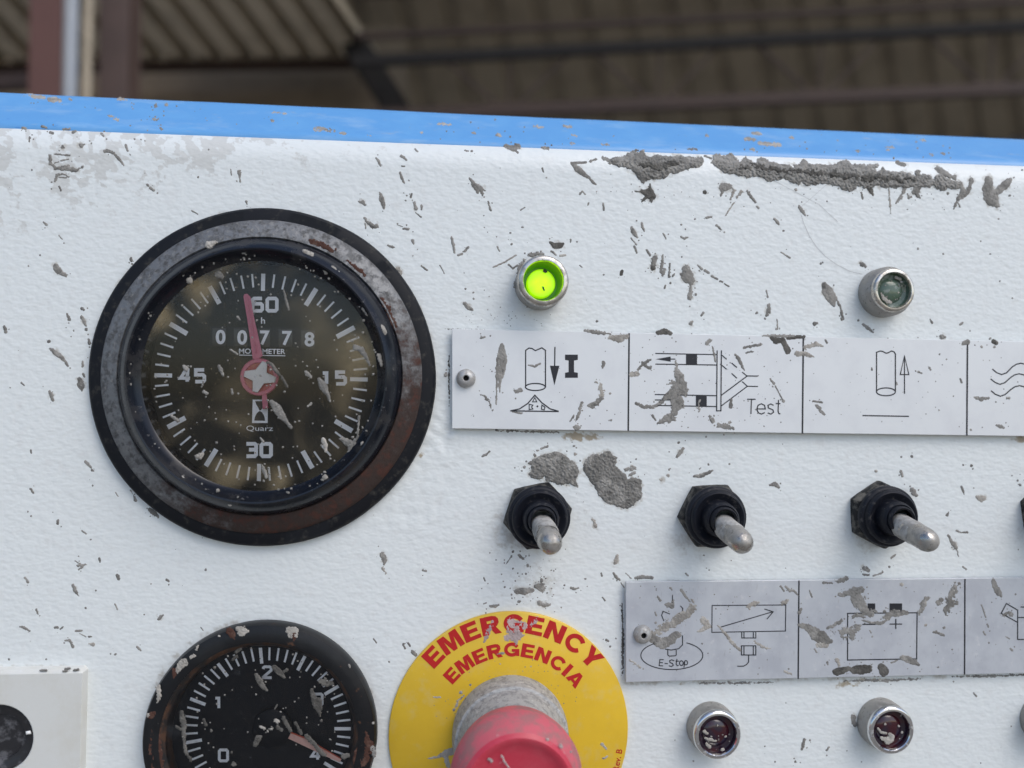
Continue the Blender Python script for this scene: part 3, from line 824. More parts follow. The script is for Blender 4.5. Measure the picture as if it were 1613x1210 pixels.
# right top
A_ += [([[(1012, 302, 4), (1022, 305, 9), (1028, 309, 6)], [(1000, 301, 1.2), (1012, 303, 2)], [(1024, 291, 1.4), (1024, 300, 4)], [(1010, 318, 1), (1016, 312, 3)], [(1026, 319, 1.3), (1025, 312, 4)]], 'd', 1.6, 0), st(1110, 303, 3.4, k='d'), ([[(1140, 296, 8), (1148, 294, 6)], [(1133, 312, 1.4), (1138, 304, 3)]], 'm', 2, .3), ([[(1150, 314, 1.6), (1157, 300, 3)], [(1160, 312, 2), (1168, 302, 3)]], 'l', 2.2, .5), ([[(1143, 340, 1), (1150, 328, 1.3), (1158, 318, 1.2)]], 'l', 1.4, .4),
       st(1177, 301, 2, 1183, 310, 2.6, 1190, 319, 1.6), st(1192, 325, 1.4, 1195, 328, 1.9), st(1254, 299, 2.6, k='l'), st(1259, 326, 3, 1264, 333, 3.2, 1269, 340, 1.2), st(1303, 317, 1.5), st(1113, 343, 2, 1120, 341.5, 2), st(1095, 345, 1.7), st(1129, 355, 2, 1136, 362, 1.5), st(1141, 366, 1.4), st(1220, 345, 2, 1224, 349, 2.6, 1226, 353, 1.8), st(1234, 364, 1.7), st(995, 358, 2, 998, 365, 4, 1003, 374, 1.8), st(1011, 351, 1.8, 1012, 357, 2.3, 1015, 364, 1.5), st(1006, 379, 1.3), st(994, 375, 1.3, 1003, 386, 1.2), st(999, 388, 1.8, 1003, 398, 1.7), st(1019, 394, 2, 1024, 402, 2), st(1045, 368, 1.4, 1049, 376, 1.4), st(1053, 369, 1.2), st(1073, 373.5, 1.5, 1078, 376, 2.6, 1083, 374, 1.6), st(1073, 354, 1.6), st(1080, 361, 1.4),
       ([[(1031, 407, 5), (1030, 418, 5)]], 'm', 2.4, .7), st(1029, 423, 4, k='d'), ([[(1044, 402, 2), (1043, 415, 3), (1041, 428, 2.6)], [(1047, 425, 3), (1044, 434, 2)]], 'm', 1.8, .3), ([[(1055, 416, 2), (1054, 436, 2)], [(1062, 432, 1.5), (1060, 435, 2)]], 'm', 1.6, .3), st(1037, 438, 1.3), st(1048, 450, 1.5, 1047, 454, 1.6), st(1056, 446, 2), st(978, 432, 2.6, 980, 427, 2.4, k='d'), st(1074, 405, 1.4),
       ([[(1080, 424, 7), (1083, 433, 9), (1090, 444, 6)], [(1074, 432, 3), (1082, 438, 8)], [(1089, 446, 3), (1088, 456, 3.5), (1086, 470, 4.5)]], 'm', 2.2, .25), st(1096, 464, 2.2), st(1099, 418, 1.3, 1106, 424, 2), st(1110, 426, 2.2, 1116, 430, 1.6), st(1121, 435, 2, 1130, 440, 1.5), st(1134, 443, 1.2, 1138, 444, 1.4), st(1141, 447, 1.2, 1148, 451, 1.3), st(1230, 397, 1.3, 1237, 402, 1.2, 1244, 406, 1.4), st(1239, 393, 1.2), st(1293, 415, 2), ([[(1211, 480, 2.5), (1210, 490, 4.2), (1208, 496, 3)]], 'm', 2, .4), st(1207, 457, 1.2, 1209, 468, 1.6, a=1.2), st(1192, 493, 2.2), st(1205, 502, 1.8),
       ([[(1299, 448, 5), (1304, 459, 9.5), (1311, 470, 8), (1314, 482, 3)], [(1317, 470, 2), (1324, 486, 2), (1326, 496, 2.6), (1329, 504, 1.4)]], 'm', 2, .1), st(1282, 511, 2.4, 1287, 509, 2), st(1088, 510, 3.2, 1091, 507, 1.6), st(1105, 497, 1.6, 1108, 493, 2), st(1224, 503, 1.1, 1225, 519, 1.2), st(940, 506, 2), st(951, 433, 1.6)]
# heavy band along the top edge
TB = [([[(956, 251, 3), (975, 254, 6), (998, 257, 15), (1022, 264, 21), (1048, 261, 18), (1072, 257, 14), (1098, 255, 8)], [(1000, 249, 8), (1060, 250, 8)]], 'm', 7, .15),
      ([[(1126, 250, 6), (1148, 261, 14), (1175, 266, 13), (1205, 269, 13), (1240, 272, 14), (1275, 275, 14), (1310, 278, 15), (1345, 281, 16), (1385, 282, 14), (1425, 283, 13), (1468, 286, 11), (1508, 291, 8)], [(1250, 262, 5), (1310, 263, 7), (1380, 264, 6)], [(1268, 286, 8), (1278, 282, 9)], [(1135, 249, 4), (1200, 257, 3.5)], [(1330, 292, 7), (1350, 296, 5)]], 'm', 9, .20)]
splats(panel, TB, 0., at=on_panel, rise=.40, name='cement_crust', grain=.9)
splats(panel, [([[(1010, 258, 5), (1040, 262, 8), (1070, 256, 4)]], 'd', 5, .5), ([[(1165, 262, 3), (1215, 266, 5), (1300, 274, 6), (1360, 280, 7), (1440, 282, 4)]], 'd', 6, .8)], .00028, at=on_panel, rise=.35, name='cement_crust', grain=.9)
A_ += [st(1110, 246, 1.8, 1121, 250, 1.6), st(1366, 292, 4.5, 1371, 300, 4, 1375, 307, 1.6, k='d'), ([[(1427, 294, 4), (1420, 308, 3), (1412, 320, 2)]], 'm', 2, .4), ([[(1450, 288, 6), (1442, 304, 6), (1448, 312, 3)], [(1436, 310, 3), (1430, 312, 3)]], 'm', 3, .4), st(1357, 304, 1.6, 1359, 313, 1.6), st(1493, 305, 2.6), ([[(1512, 290, 3), (1518, 304, 5), (1508, 316, 3), (1502, 330, 2)], [(1530, 284, 4), (1527, 300, 4), (1514, 312, 3)]], 'm', 2.6, .45), st(1508, 318, 1.2, 1512, 326, 1.4),
       ([[(1556, 282, 6), (1556, 298, 10), (1562, 312, 12), (1572, 324, 5)], [(1566, 305, 7), (1584, 291, 7), (1592, 284, 4)]], 'm', 3, .1), st(1476, 266, 4, 1492, 276, 5, 1504, 280, 4, a=2.5), st(1413, 256, 3, 1424, 260, 3.4), st(1590, 308, 2), st(1573, 345, 1.6), st(1610, 268, 1.8), st(1597, 280, 1.4)]
A_ += [([[(1400, 292, 1.4), (1401, 310, 2), (1403, 336, 1)]], 'l', 1.8, .5)]
# right middle
A_ += [st(1419, 742, 2.6, 1421, 750, 2.6, ho=.5), st(1380, 742, 2.4, k='l'), st(1514, 767, 2, 1517, 773, 1.8, 1519, 779, .9), st(1530, 734, 2.4, k='d'), st(1517, 732.5, 1.6, k='d'), st(1539, 783, 3, 1545, 786, 4.6, 1550, 784, 4, k='l', a=1.6), st(1492, 811, 2.6, 1494, 808, 1.4), st(1507, 836, 1.6, 1514, 839, 1.2, 1523, 838.5, 1.9), ([[(1493, 843, 1.8), (1498, 851, 2.6), (1502, 857, 4), (1506, 863, 3.2)], [(1507, 866, 1.1), (1510, 877, 1.1)]], 'm', 1.2, .15), st(1404, 879, 1.7, 1410, 874, 1.8), st(1362, 895, 4, 1368, 899, 3, k='m'), st(1517, 893, 1.6, 1522, 897, 1.6), st(1603, 757, 2), st(1607, 764, 2), st(1604, 866, 1.2), st(1401, 893, 2),
       st(1094, 750, 2.6, 1106, 749, 3.6, 1115, 745, 2.8, 1122, 742, 1.8), st(1213, 764, 2, 1221, 763, 3.8, 1227, 768, 2, a=1.6), st(1054, 740, 1.6, 1056, 738, 1), st(1053, 750, 3, k='l', a=1.6), st(1042, 756, 3.4, k='l', a=1.8), st(1109, 875, 1.5), st(1116, 732, 1.8), st(1149, 731, 1.7), st(1102, 739, 1.4), st(1152, 883, 1.3)]
CP = [([[(856, 734, 20), (878, 730, 19), (893, 742, 19), (890, 752, 12)], [(834, 748, 3), (846, 746, 12)], [(866, 748, 12), (885, 756, 9)], [(900, 757, 7), (906, 763, 4)]], 'm', 4.5, .10), ([[(938, 736, 21), (952, 750, 24), (970, 770, 26), (984, 780, 23)], [(998, 764, 13), (1002, 780, 11)], [(956, 724, 13), (964, 728, 10)]], 'm', 4.5, .10)]
splats(panel, CP, 0., at=on_panel, rise=.42, name='cement_patch', grain=.8)
A_ += [([[(985, 740, 3), (998, 737, 4)], [(992, 748, 3), (1000, 745, 3)]], 'm', 2.5, .5), st(836, 730, 4, a=2, ho=.3), st(826, 736, 2.4), st(829, 727, 1.8), st(842, 716, 2), st(846, 710, 1.6), st(822, 742, 1.6), st(811, 737, 1.3), st(843, 718, 2.2), st(760, 719, 1.7, 766, 716, 2.2, 772, 711, 1.3), st(853, 707, 1.8, 862, 703, 2), st(847, 710, 1.6), st(904, 703, 2), st(906, 716, 3, k='l', a=1.8, ho=.4), st(914, 726, 1.6), st(1002, 723, 1.8), st(1054, 712, 1.2),
       st(1066, 720, 2, 1072, 712, 3.4, 1076, 706, 2.4, a=1.6), st(1069, 697, 2), st(1112, 688, 1.5), st(1420, 720, 1.6), st(1436, 719, 2.4)]
# below the first switch
A_ += [([[(815, 931, 5), (826, 932, 6), (838, 930, 4)]], 'm', 2.2, 0), ([[(846, 923, 6), (856, 928, 5), (852, 912, 4)]], 'm', 4, .8), st(818, 875, 3, 824, 880, 2.4, a=1.6, ho=.2), st(772, 955, 2, 780, 955, 3, 785, 953, 2, a=1.4), st(850, 950, 4, 858, 953, 4, 866, 952, 2, a=2), st(818, 948, 3, a=1.6), st(762, 951, 1.4, 766, 950, 1.2), st(966, 903, 1.8, 970, 908, 3, 976, 914, 1.6), st(899, 926, 1.8, 905, 928, 2.2, 911, 926.5, 1.5), st(947, 902, 1.2, 948, 907, 1.6), st(922, 912, 1.6), st(889, 922, 1.6), st(884, 957, 1.3), ([[(972, 876, 3), (970, 886, 4)]], 'l', 2.6, .5), ([[(934, 815, 2), (938, 828, 4)]], 'l', 2.8, .6), st(949, 941, 1.4, 953, 946, 1.3), ([[(986, 903, 1), (994, 911, 1.2)], [(978, 918, .8), (983, 926, .8)]], 'm', .8, 0), st(798, 888, 1.4, 806, 876, 1.6, a=1.6, ho=.5), st(808, 869, 2), st(831, 891, 2.6, a=1.6), st(828, 904, 2), st(808, 896, 1.6), st(790, 905, 1.2), st(795, 925, 1.8), st(793, 916, 1.2), st(857, 909, 1.6), st(869, 927, 1.4), st(806, 937, 1.8),
       st(602, 873, 4, 606, 882, 4.4, 605, 888, 2, a=1.8), ([[(603, 895, 3), (608, 903, 1.4)]], 'l', 2, .5), st(613, 911, 1), st(666, 898, 2.2, 671, 899.5, 2), st(762, 910, 1.3, 764, 915, 1.1), st(759, 927, 1.2), st(643, 1013, 1.7, 646, 1018, 1.4), st(650, 1027, 3, 655, 1032, 2.5, k='m'), st(635, 1016, 1.8, 638, 1021, 1.8), st(588, 1006, .9, 593, 1013, 1), st(636, 1015, 2), st(613, 1043, 1.5), st(955, 1008, 2, 958, 1010, 1.6), st(961, 1018, 1.8), st(970, 1006, 1.3), st(585, 1100, 1.2)]
A_ += [st(1360, 511, 2.2, 1367, 517, 3, 1375, 523, 1.6), st(1352, 505, 1.8), st(1283, 510, 3, 1286, 509, 2), st(1326, 502, 3), st(1373, 474, 1.2), st(1513, 511, 2, 1517, 508, 1.4), st(1484, 531, 4, 1488, 532, 2.4), st(1466, 506, 1.2, 1468, 510, 1), st(1357, 416, 3.4, 1364, 420, 2.4, a=1.8, ho=.3), st(1446, 392, 2), st(1486, 400, 1.4), st(1465, 503, 1.2, 1469, 509, 1.2), st(1482, 529, 2.4), st(1575, 443, 1.4), st(1560, 400, 1.6), st(1545, 380, 1.3), st(1595, 470, 1.5),
       st(1365, 896, 3.6), ([[(1360, 905, 2), (1368, 906, 2)], [(1376, 907, 1.6), (1386, 904, 2), (1391, 901, 1.5)]], 'm', 1.2, .2), st(1267, 1166, 3, 1263, 1180, 2.4, a=1.8, ho=.3), st(1276, 1166, 1.6), st(1253, 1200, 2), st(1271, 1178, 1.4), st(1302, 1182, 1.6, 1306, 1177, 1.4), st(1302, 1190, 1.4), st(1534, 1092, 1.3, 1538, 1097, 1.3), st(1344, 1128, 3.4, 1346, 1142, 4, k='m', a=1.8), st(1221, 1200, 1.5), st(1092, 1199, 1.6), st(1062, 1126, 1.4), st(1063, 1166, 1.4), st(1205, 1176, 1.3), st(1545, 1202, 1.2), st(1357, 1200, 1.4), st(1593, 1144, 1.3),
       st(1113, 895, 1), st(1080, 903, 1.4, 1084, 907, 1.2), st(1117, 898, 1.3), st(1001, 910, 2.6, 1014, 909, 3, 1028, 910, 2.6, a=1.4)]
# rim of dirt under / over the plates
A_ += [([[(700 + i * 9.0, 518 + i * .2, .8) for i in range(8)]], 'm', 1.6, .4), ([[(780, 678, 1), (830, 680, 1.6), (880, 681, 1.6)]], 'm', 2.4, .6), ([[(1100, 1076, 1), (1160, 1076, 2), (1220, 1075, 1)]], 'm', 2.4, .6), ([[(1330, 1073, 1), (1400, 1072, 2.4), (1450, 1069, 1.5)]], 'm', 2.8, .5), ([[(1500, 1066, 1), (1560, 1065, 2), (1620, 1063, 1.5)]], 'm', 2.4, .5), ([[(980, 950, 1), (981, 1000, 2.2), (981, 1060, 1.6)]], 'd', 2, .4), ([[(707, 560, 1), (707, 600, 1.6), (708, 640, .6)]], 'd', 1.6, .5)]
# tiny specks: denser where the splashing was heavy
sp = []
for _ in range(620):
    x, y = RNG.uniform(0, 1613), RNG.uniform(215, 1210)
    if y < top_y(x) + 8: continue
    dens = .35 + .4 * (x > 700) * (y < 560) + .4 * (x > 740) * (x < 880) * (y > 840) * (y < 970) + .25 * (y < 420)
    if RNG.uniform() < dens: sp.append((x, y, float(RNG.choice([.45, .55, .7, .9, 1.2], p=[.3, .3, .22, .13, .05])), .6))
for _ in range(70):
    sp.append((RNG.normal(830, 32), RNG.normal(908, 34), float(RNG.uniform(.5, 1.4)), .7))
for _ in range(40):
    sp.append((RNG.normal(800, 40), RNG.normal(500, 12), float(RNG.uniform(.5, 1.1)), .7))
for _ in range(60):
    sp.append((RNG.uniform(930, 1613), 290 + RNG.exponential(18), float(RNG.uniform(.5, 1.3)), .7))
rows_ = np.stack([gx, gy], 1)
for items in (A_, CP, TB):
    for (st_, kd_, am_, ho_) in items:
        for q in st_:
            for (x_, y_, w_) in q:
                if w_ < 3.2: continue
                rad = w_ + 9
                sel = np.nonzero((np.abs(gx - x_) < rad) & (np.abs(gy - y_) < rad))[0]
                if len(sel) == 0: continue
                d_ = np.hypot(gx[sel] - x_, gy[sel] - y_) - w_
                Gg[sel] = np.maximum(Gg[sel], np.clip((.56 - .06 * np.maximum(d_, 0)) * (.8 + 1.0 * fbm(gx[sel] / 5, gy[sel] / 5, 77, 3)), 0, .8))
buf[:, 1] = Gg
att.data.foreach_set("color", buf.ravel())
splats(panel, A_, 0., extra=sp, at=on_panel)

# long fine scratch marks left on the paint
ink = Ink(.00004, .7)
ink.line([(1262, 338), (1266, 352), (1275, 372), (1286, 389), (1300, 404), (1318, 417), (1340, 428), (1358, 432)])
ink.line([(1220, 285), (1290, 322), (1320, 350)], .5); ink.line([(1303, 290), (1262, 326)], .5)
m = Mat("scratch_grey", (.50, .50, .49), .6); SCR = m.done()
ink.build("paint_scratch", SCR, panel)


# ------------------------------------------------------------------ hour meter
def ctr(px, py): return P(px, py, 0.)


def fit_disc(l, r, t, b, h):
    """centre on the panel and radius of a round part whose rim (height h) spans these photo pixels"""
    x0_, x1_ = P(l, (t + b) / 2, h)[0], P(r, (t + b) / 2, h)[0]; zt_ = P((l + r) / 2, t, h)[2]
    R_ = (x1_ - x0_) / 2
    zc = (zt_ + P((l + r) / 2, b, h)[2]) / 2 if b - t > .9 * (r - l) else zt_ - R_
    return np.array([(x0_ + x1_) / 2, 0., zc]), R_


c0, RO = fit_disc(141, 686, 330, 858, .0012)
hm = thing("hour_meter", "large round black hour meter reading 00778 with a pink pointer", "hour meter", tuple(c0))
RO *= 1.004
px2m = RO / 272.5      # metres per horizontal photo px here
k = lambda r: r * px2m
lathe("rubber_gasket", c0, [(RO * .995, -.0002), (RO, .0008), (RO * .992, .0020), (RO * .975, .0026), (k(246), .0027)], RUBBER, hm, 160, .0035, 3)
lathe("steel_bezel", c0, [(k(249), .0020), (k(250), .0029), (k(246), .0036), (k(236), .0042), (k(226), .0050), (k(220), .0052), (k(217), .0044)], STEEL, hm, 160)
lathe("black_bezel_ring", c0, [(k(219), .0040), (k(217), .0056), (k(209), .0078), (k(199.5), .0094), (k(196.5), .0098), (k(194), .0097), (k(191), .0088), (k(182), .0066), (k(180), .0064), (k(180), .0006)], ENAMEL, hm, 160)
dial = lathe("dial", c0, [(k(187), .0008), (k(90), .0008), (0, .0008)], DIAL, hm, 96)
cD = P(411.2, 594.5, .0009)
# printing on the dial
pr = Ink(.00096, 3)
DC = (411.2, 594.5)
def dpx(r, ang):     # dial radius (px) + clockwise angle from 12 -> photo pixel
    t = math.radians(ang + 1.2); return (DC[0] + r * 1.012 * math.sin(t), DC[1] - r * .984 * math.cos(t))
for i in range(60):
    maj = i % 5 == 0
    big = i % 15 == 0
    pr.line([dpx(166, i * 6), dpx((138.5 if big else 134.5) if maj else 144.5, i * 6)], 7.6 if maj and not big else (6.4 if maj else 3.1))
pr.build("minute_marks", PRINTW, dial)

GL = {'6': [[(.8, 1), (.12, 1), (0, .88), (0, .12), (.12, 0), (.7, 0), (.82, .12), (.82, .46), (.7, .57), (.1, .57)]],
      '0': [[(.12, 0), (.7, 0), (.82, .12), (.82, .88), (.7, 1), (.12, 1), (0, .88), (0, .12)]],
      '1': [[(.02, .92), (.36, .92), (.36, 0)]],
      '2': [[(0, .8), (.05, .93), (.16, 1), (.62, 1), (.76, .93), (.8, .8), (.78, .66), (.03, .06), (.03, 0), (.84, 0)]],
      '5': [[(.8, 1), (.05, 1), (.05, .58), (.68, .58), (.82, .46), (.82, .12), (.7, 0), (0, 0)]],
      '3': [[(0, 1), (.7, 1), (.82, .9), (.82, .62), (.72, .53), (.22, .53)], [(.72, .515), (.82, .42), (.82, .12), (.7, 0), (0, 0)]],
      '4': [[(.62, 0), (.62, .36)], [(.86, .30), (.02, .30), (.52, 1.0), (.66, .98), (.62, .38)]]}


def digits(s, cx, cy, hgt, adv, lw, rot=0.):
    for q, ch in enumerate(s):
        ink = Ink(.00097 + .00001 * q, lw)
        x0 = cx + (q - (len(s) - 1) / 2) * adv - .41 * hgt * .95
        for gi, g in enumerate(GL[ch]):
            pts = [(x0 + u * hgt * .95, cy + hgt / 2 - v * hgt) for u, v in g]
            ink.line(pts, lw, closed=(ch == '0'))
        ink.build("numeral", PRINTW, dial)


digits("60", 417, 480, 19.5, 23.0, 5.6)
digits("15", 526, 595.5, 18.5, 21.5, 5.6)
digits("30", 407.5, 709, 19.5, 23.5, 6.0)
digits("45", 303, 592, 18.5, 23.5, 5.6)
acc = Acc(); put_text(acc, "h", 414.3, 505, 10, 6.5, 0, .00097, .015)
put_text(acc, "MOTOMETER", 413, 553.5, 8.2, 73, .6, .00097, .02)
V, Fs = ribbon([(376.5, 559.4), (449.5, 560.6)], 1.3, .00097); acc.add(V, Fs)
put_text(acc, "Quarz", 409, 675.5, 9.5, 42, .5, .00097, .0)
acc.build("lettering", PRINTW, dial, smooth=False)
# hourglass emblem
ink = Ink(.00098); ink.poly([(398, 629.5), (422.3, 629.5), (421.6, 666.5), (397, 666.5)]); ink.build("emblem", PRINTW, dial)
ink = Ink(.00103)
ink.poly([(402, 632), (418.5, 632), (418.0, 636), (415, 641), (410.6, 646.5), (409, 647), (406.5, 642), (403.5, 637)])
ink.poly([(409, 647.5), (412, 649), (415, 653), (417, 658), (417.6, 663), (400.5, 662.6), (401.5, 657), (404, 652), (407, 648.6)])
ink.build("hourglass_mark", SLOT, dial)
# counter: a frame slot and five drums with one digit each
acc = Acc()
q = P(np.array([331, 498, 497, 330]), np.array([514, 517, 547.5, 544.5]), .00096); acc.add(q, [(0, 1, 2, 3)])
cwin = acc.build("counter_window", SLOT, dial, smooth=False)
for (dx, dy, ch) in ((347.5, 531.0, "0"), (381.5, 531.6, "0"), (417.0, 532.2, "7"), (452.0, 532.8, "7"), (487.5, 534.6, "8")):
    Vd = []; Fd = []
    for i, t in enumerate(np.linspace(-1, 1, 9)):
        yy = dy + 14.2 * math.sin(t * 1.1) / math.sin(1.1); hh = .00099 + .00045 * (math.cos(t * 1.2))
        Vd.append(P(dx - 13.0, yy, hh)); Vd.append(P(dx + 8.5, yy + .3, hh))
    for i in range(8): Fd.append((2 * i, 2 * i + 2, 2 * i + 3, 2 * i + 1))
    dr_ = mesh("digit_drum", Vd, Fd, DRUM, cwin)
    acc = Acc(); put_text(acc, ch, dx, dy, 23, 15.5, .8, .00150, .03)
    dg_ = acc.build("digit", PRINTW, cwin, smooth=False)
# pointer
def prism(pts, h0, h1, bevel=0.):
    p = np.array(pts, float); n = len(p); c = p.mean(0)
    q = c + (p - c) * (1 - bevel)
    V = np.concatenate([P(p[:, 0], p[:, 1], h0), P(p[:, 0], p[:, 1], h1 - (.0002 if bevel else 0)), P(q[:, 0], q[:, 1], h1)])
    Fs = [(i, (i + 1) % n, n + (i + 1) % n, n + i) for i in range(n)] + [(n + i, n + (i + 1) % n, 2 * n + (i + 1) % n, 2 * n + i) for i in range(n)]
    Fs.append([2 * n + i for i in range(n)])
    return V, Fs


acc = Acc()
needle = [(385.0, 463.4), (389.5, 462.8), (394.5, 468), (399.5, 497), (407, 530), (413.8, 561), (405, 566), (398.0, 565), (394.5, 538), (389.5, 503), (383.4, 467)]
acc.add(*prism(needle, .0021, .0027, .0))
# raised ridge along the pointer
rid = [(387.6, 466), (390.5, 469), (396.0, 500), (404.5, 556), (403.0, 558), (394.2, 505)]
acc.add(*prism(rid, .0026, .0030, .12))
ptr = sharp(acc.build("pointer", PINK, hm), 25)
tail = [(412.2, 621), (420.2, 620), (423.0, 642), (421.6, 643.5), (414.5, 644.8), (413.3, 643)]
acc = Acc(); acc.add(*prism(tail, .0020, .0028, .12)); sharp(acc.build("pointer_tail", PINK, ptr), 25)
ch_ = ctr(412.5, 594.6)
lathe("pointer_hub", ch_, [(k(29.5), .0016), (k(30), .0026), (k(28.5), .0029), (k(23.5), .0029), (k(22.5), .0024)], PINK, ptr, 64)
lathe("hub_recess", ch_, [(k(22.9), .00245), (k(12), .00235), (0, .00235)], REDREC, ptr, 48)
cs = np.array([409.0, 593.4]); tips = np.array([(384.5, 588.8), (417.2, 570.3), (434.3, 598.5), (401.8, 617.8)])
star = []
for i in range(4):
    t = tips[i]; u = (t - cs) / np.linalg.norm(t - cs); nrm = np.array([-u[1], u[0]])
    star += [t - nrm * 4.4, t + nrm * 4.4]
    b = tips[(i + 1) % 4]; mid = ((t - cs) / np.linalg.norm(t - cs) + (b - cs) / np.linalg.norm(b - cs)); mid /= np.linalg.norm(mid)
    star.append(cs + mid * 13.0)
acc = Acc(); acc.add(*prism(star, .0029, .0034, .05)); sharp(acc.build("star_cap", WPLAST, ptr), 25)
cc_ = P(409, 593.4, 0); lathe("star_dimple", cc_, [(k(3.4), .00343), (k(2.6), .00351), (k(1.6), .00348), (0, .00346)], WPLAST, ptr, 16)
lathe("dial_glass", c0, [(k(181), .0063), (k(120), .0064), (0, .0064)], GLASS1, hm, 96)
G_ = [st(428, 633, 3, 436, 643, 6.6, 444, 655, 5.6, 452, 666, 2, 458, 673, 2.2, a=.8), ([[(421, 571, 1.2), (427, 573, 2.2), (434, 583, 2.8), (440, 590, 2)], [(443, 593, 1.4), (449, 603, 1.6), (453, 610, 1.3)]], 'd', .9, 0), st(503, 598, 3, 510, 610, 6.4, 516, 620, 2.5, 520, 632, 1.4, a=1), st(447, 457, 1, 451, 474, 1.3, 455, 488, 1), st(560, 547, 3.6, 570, 552, 4.2, 576, 562, 2.4, 583, 575, 1), ([[(344, 432, 5), (349, 436, 4)]], 'm', 2.4, .4),
      st(270, 655, 2, 280, 663, 2.2), ([[(312, 720, 4), (318, 716, 4)]], 'l', 2.6, .5), st(509, 693, 3.2, 512, 700, 3.4, 513, 711, 1.8, k='l', a=1), ([[(538, 691, 2), (548, 698, 5), (560, 700, 4)], [(552, 700, 4), (551, 722, 1)], [(566, 655, 1), (563, 690, 1.6), (556, 698, 4)]], 'm', 1.8, .2), st(413, 734, 1.5, 417, 743, 3, 420, 752, 1.2), st(345, 577, 2, 348, 583, 3, 352, 592, 1.2), st(290, 577, 2, 293, 581, 3.4, a=1.4), st(482, 586, 2.4, 489, 594, 2.2), st(321, 617, 2.2, 326, 620, 2), st(365, 613, 1, 366, 620, 1.6), st(374, 499, 1.4, 377, 503, 1.2), st(410, 690, 1, 415, 696, 1.4), st(363, 551, 1.2, 374, 558, 1), st(485, 640, 1.2, 490, 636, 1.6), st(340, 660, 1.3)]
gs = [(411 + r * math.cos(t), 594 + r * math.sin(t), float(RNG.uniform(.5, 1.3)), .6) for r, t in zip(172 * np.sqrt(RNG.uniform(0, 1, 130)), RNG.uniform(0, 2 * PI, 130))]
splats(hm, G_, .00645, extra=gs)
R_ = [st(601, 516, 4, 605, 524, 4.4, a=1.4, k='l'), st(573, 486, 3, 580, 494, 4, k='l', a=1.6), st(523, 424, 4, 531, 430, 5, k='l', a=2), st(508, 418, 3, 514, 429, 2.4, k='l'), st(480, 396, 3, 490, 402, 4, k='l', a=1.8), ([[(330, 386, 6), (337, 383, 4)]], 'l', 2.4, .2), st(299, 442, 4.6, k='l', a=1), ([[(205, 535, 2), (203, 560, 3)]], 'l', 2.6, .5), st(202, 588, 3, k='l'), st(572, 700, 4, k='l', a=1.6), st(558, 722, 3.4, k='l'), st(512, 752, 4, k='l', a=1.2), st(508, 765, 3.6, k='l', a=1), st(287, 752, 2, 291, 758, 2.6, k='l', a=.8), st(306, 766, 2, 311, 771, 2.2, k='l', a=.8), st(357, 790, 3.4, 363, 794, 2.4, k='l'), st(482, 780, 2.6, k='l'), st(343, 773, 2.6, k='l'), st(597, 560, 3, 601, 575, 2, k='l', a=1.8)]
splats(hm, R_, .0088, extra=[(397 + r * math.cos(t), 592 + r * .985 * math.sin(t), float(RNG.uniform(.6, 1.5)), .6) for r, t in zip(RNG.uniform(186, 202, 90), RNG.uniform(0, 2 * PI, 90))])
E_ = [([[(488, 379, 3), (506, 386, 5), (524, 396, 4)]], 'r', 3.4, .6), ([[(548, 412, 2), (566, 426, 3), (574, 434, 2)]], 'r', 3, .7), ([[(600, 470, 2), (612, 490, 4), (622, 516, 3)]], 'r', 3.4, .7)]
splats(hm, E_, .0051, name='rust_patch', rise=.05)

# ------------------------------------------------------------------ pressure gauge
c1, R1_ = fit_disc(226, 595, 980, 1210, .0030)
pg = thing("pressure_gauge", "smaller black pressure gauge with chipped rusty bezel at the bottom edge", "pressure gauge", tuple(c1))
k1 = lambda r: r * R1_ / 184
lathe("gauge_bezel", c1, [(k1(182), -.0002), (k1(184), .0012), (k1(183.4), .0032), (k1(180.5), .0041), (k1(172), .0046), (k1(159), .0049), (k1(155), .0048)], ENAMEL_C, pg, 140)
lathe("bezel_lip", c1, [(k1(155), .0047), (k1(150), .0040), (k1(146), .0030), (k1(144), .0006)], LIP, pg, 120)
dial2 = lathe("dial", c1, [(k1(150), .0006), (k1(70), .0006), (0, .0006)], DIAL2, pg, 80)
ink = Ink(.00070, 3)
for i in range(-16, 52):
    ang = 95 - i * 6.3 * -1 + 0
TC = (421.5, 1147.5)
for i in range(-12, 24):
    ang = math.radians(95 + i * 6.35 if False else 95 + i * 6.35)
    if math.degrees(ang) > 245 or math.degrees(ang) < -70: continue
    maj = i % 5 == 0
    ro, ri = 129.5, (104 if maj else 109)
    f = lambda r: (TC[0] + r * 1.012 * math.cos(ang), TC[1] - r * .985 * math.sin(ang))
    ink.line([f(ro), f(ri)], 5.2 if maj else 3.2)
for i in range(-27, -12):
    ang = math.radians(95 + i * 6.35)
    maj = i % 5 == 0
    f = lambda r: (TC[0] + r * 1.012 * math.cos(ang), TC[1] - r * .985 * math.sin(ang))
    ink.line([f(129.5), f(104 if maj else 109)], 5.2 if maj else 3.2)
ink.build("scale_marks", PRINTG, dial2)
for (ch, x, y) in (("0", 352, 1190), ("1", 345.5, 1107), ("2", 421, 1059), ("3", 501, 1102), ("4", 497, 1188)):
    ink = Ink(.00073, 4.4)
    for g in GL[ch]: ink.line([(x - 6.6 + u * 16, y + 8.6 - v * 17.2) for u, v in g], closed=(ch == '0'))
    ink.build("numeral", PRINTG, dial2)
acc = Acc(); acc.add(*prism([(453, 1153.5), (450, 1161.5), (521, 1195), (535, 1201), (538, 1196), (480, 1163)], .0016, .0019, .0))
p2 = sharp(acc.build("pointer", PTR2, pg), 25)
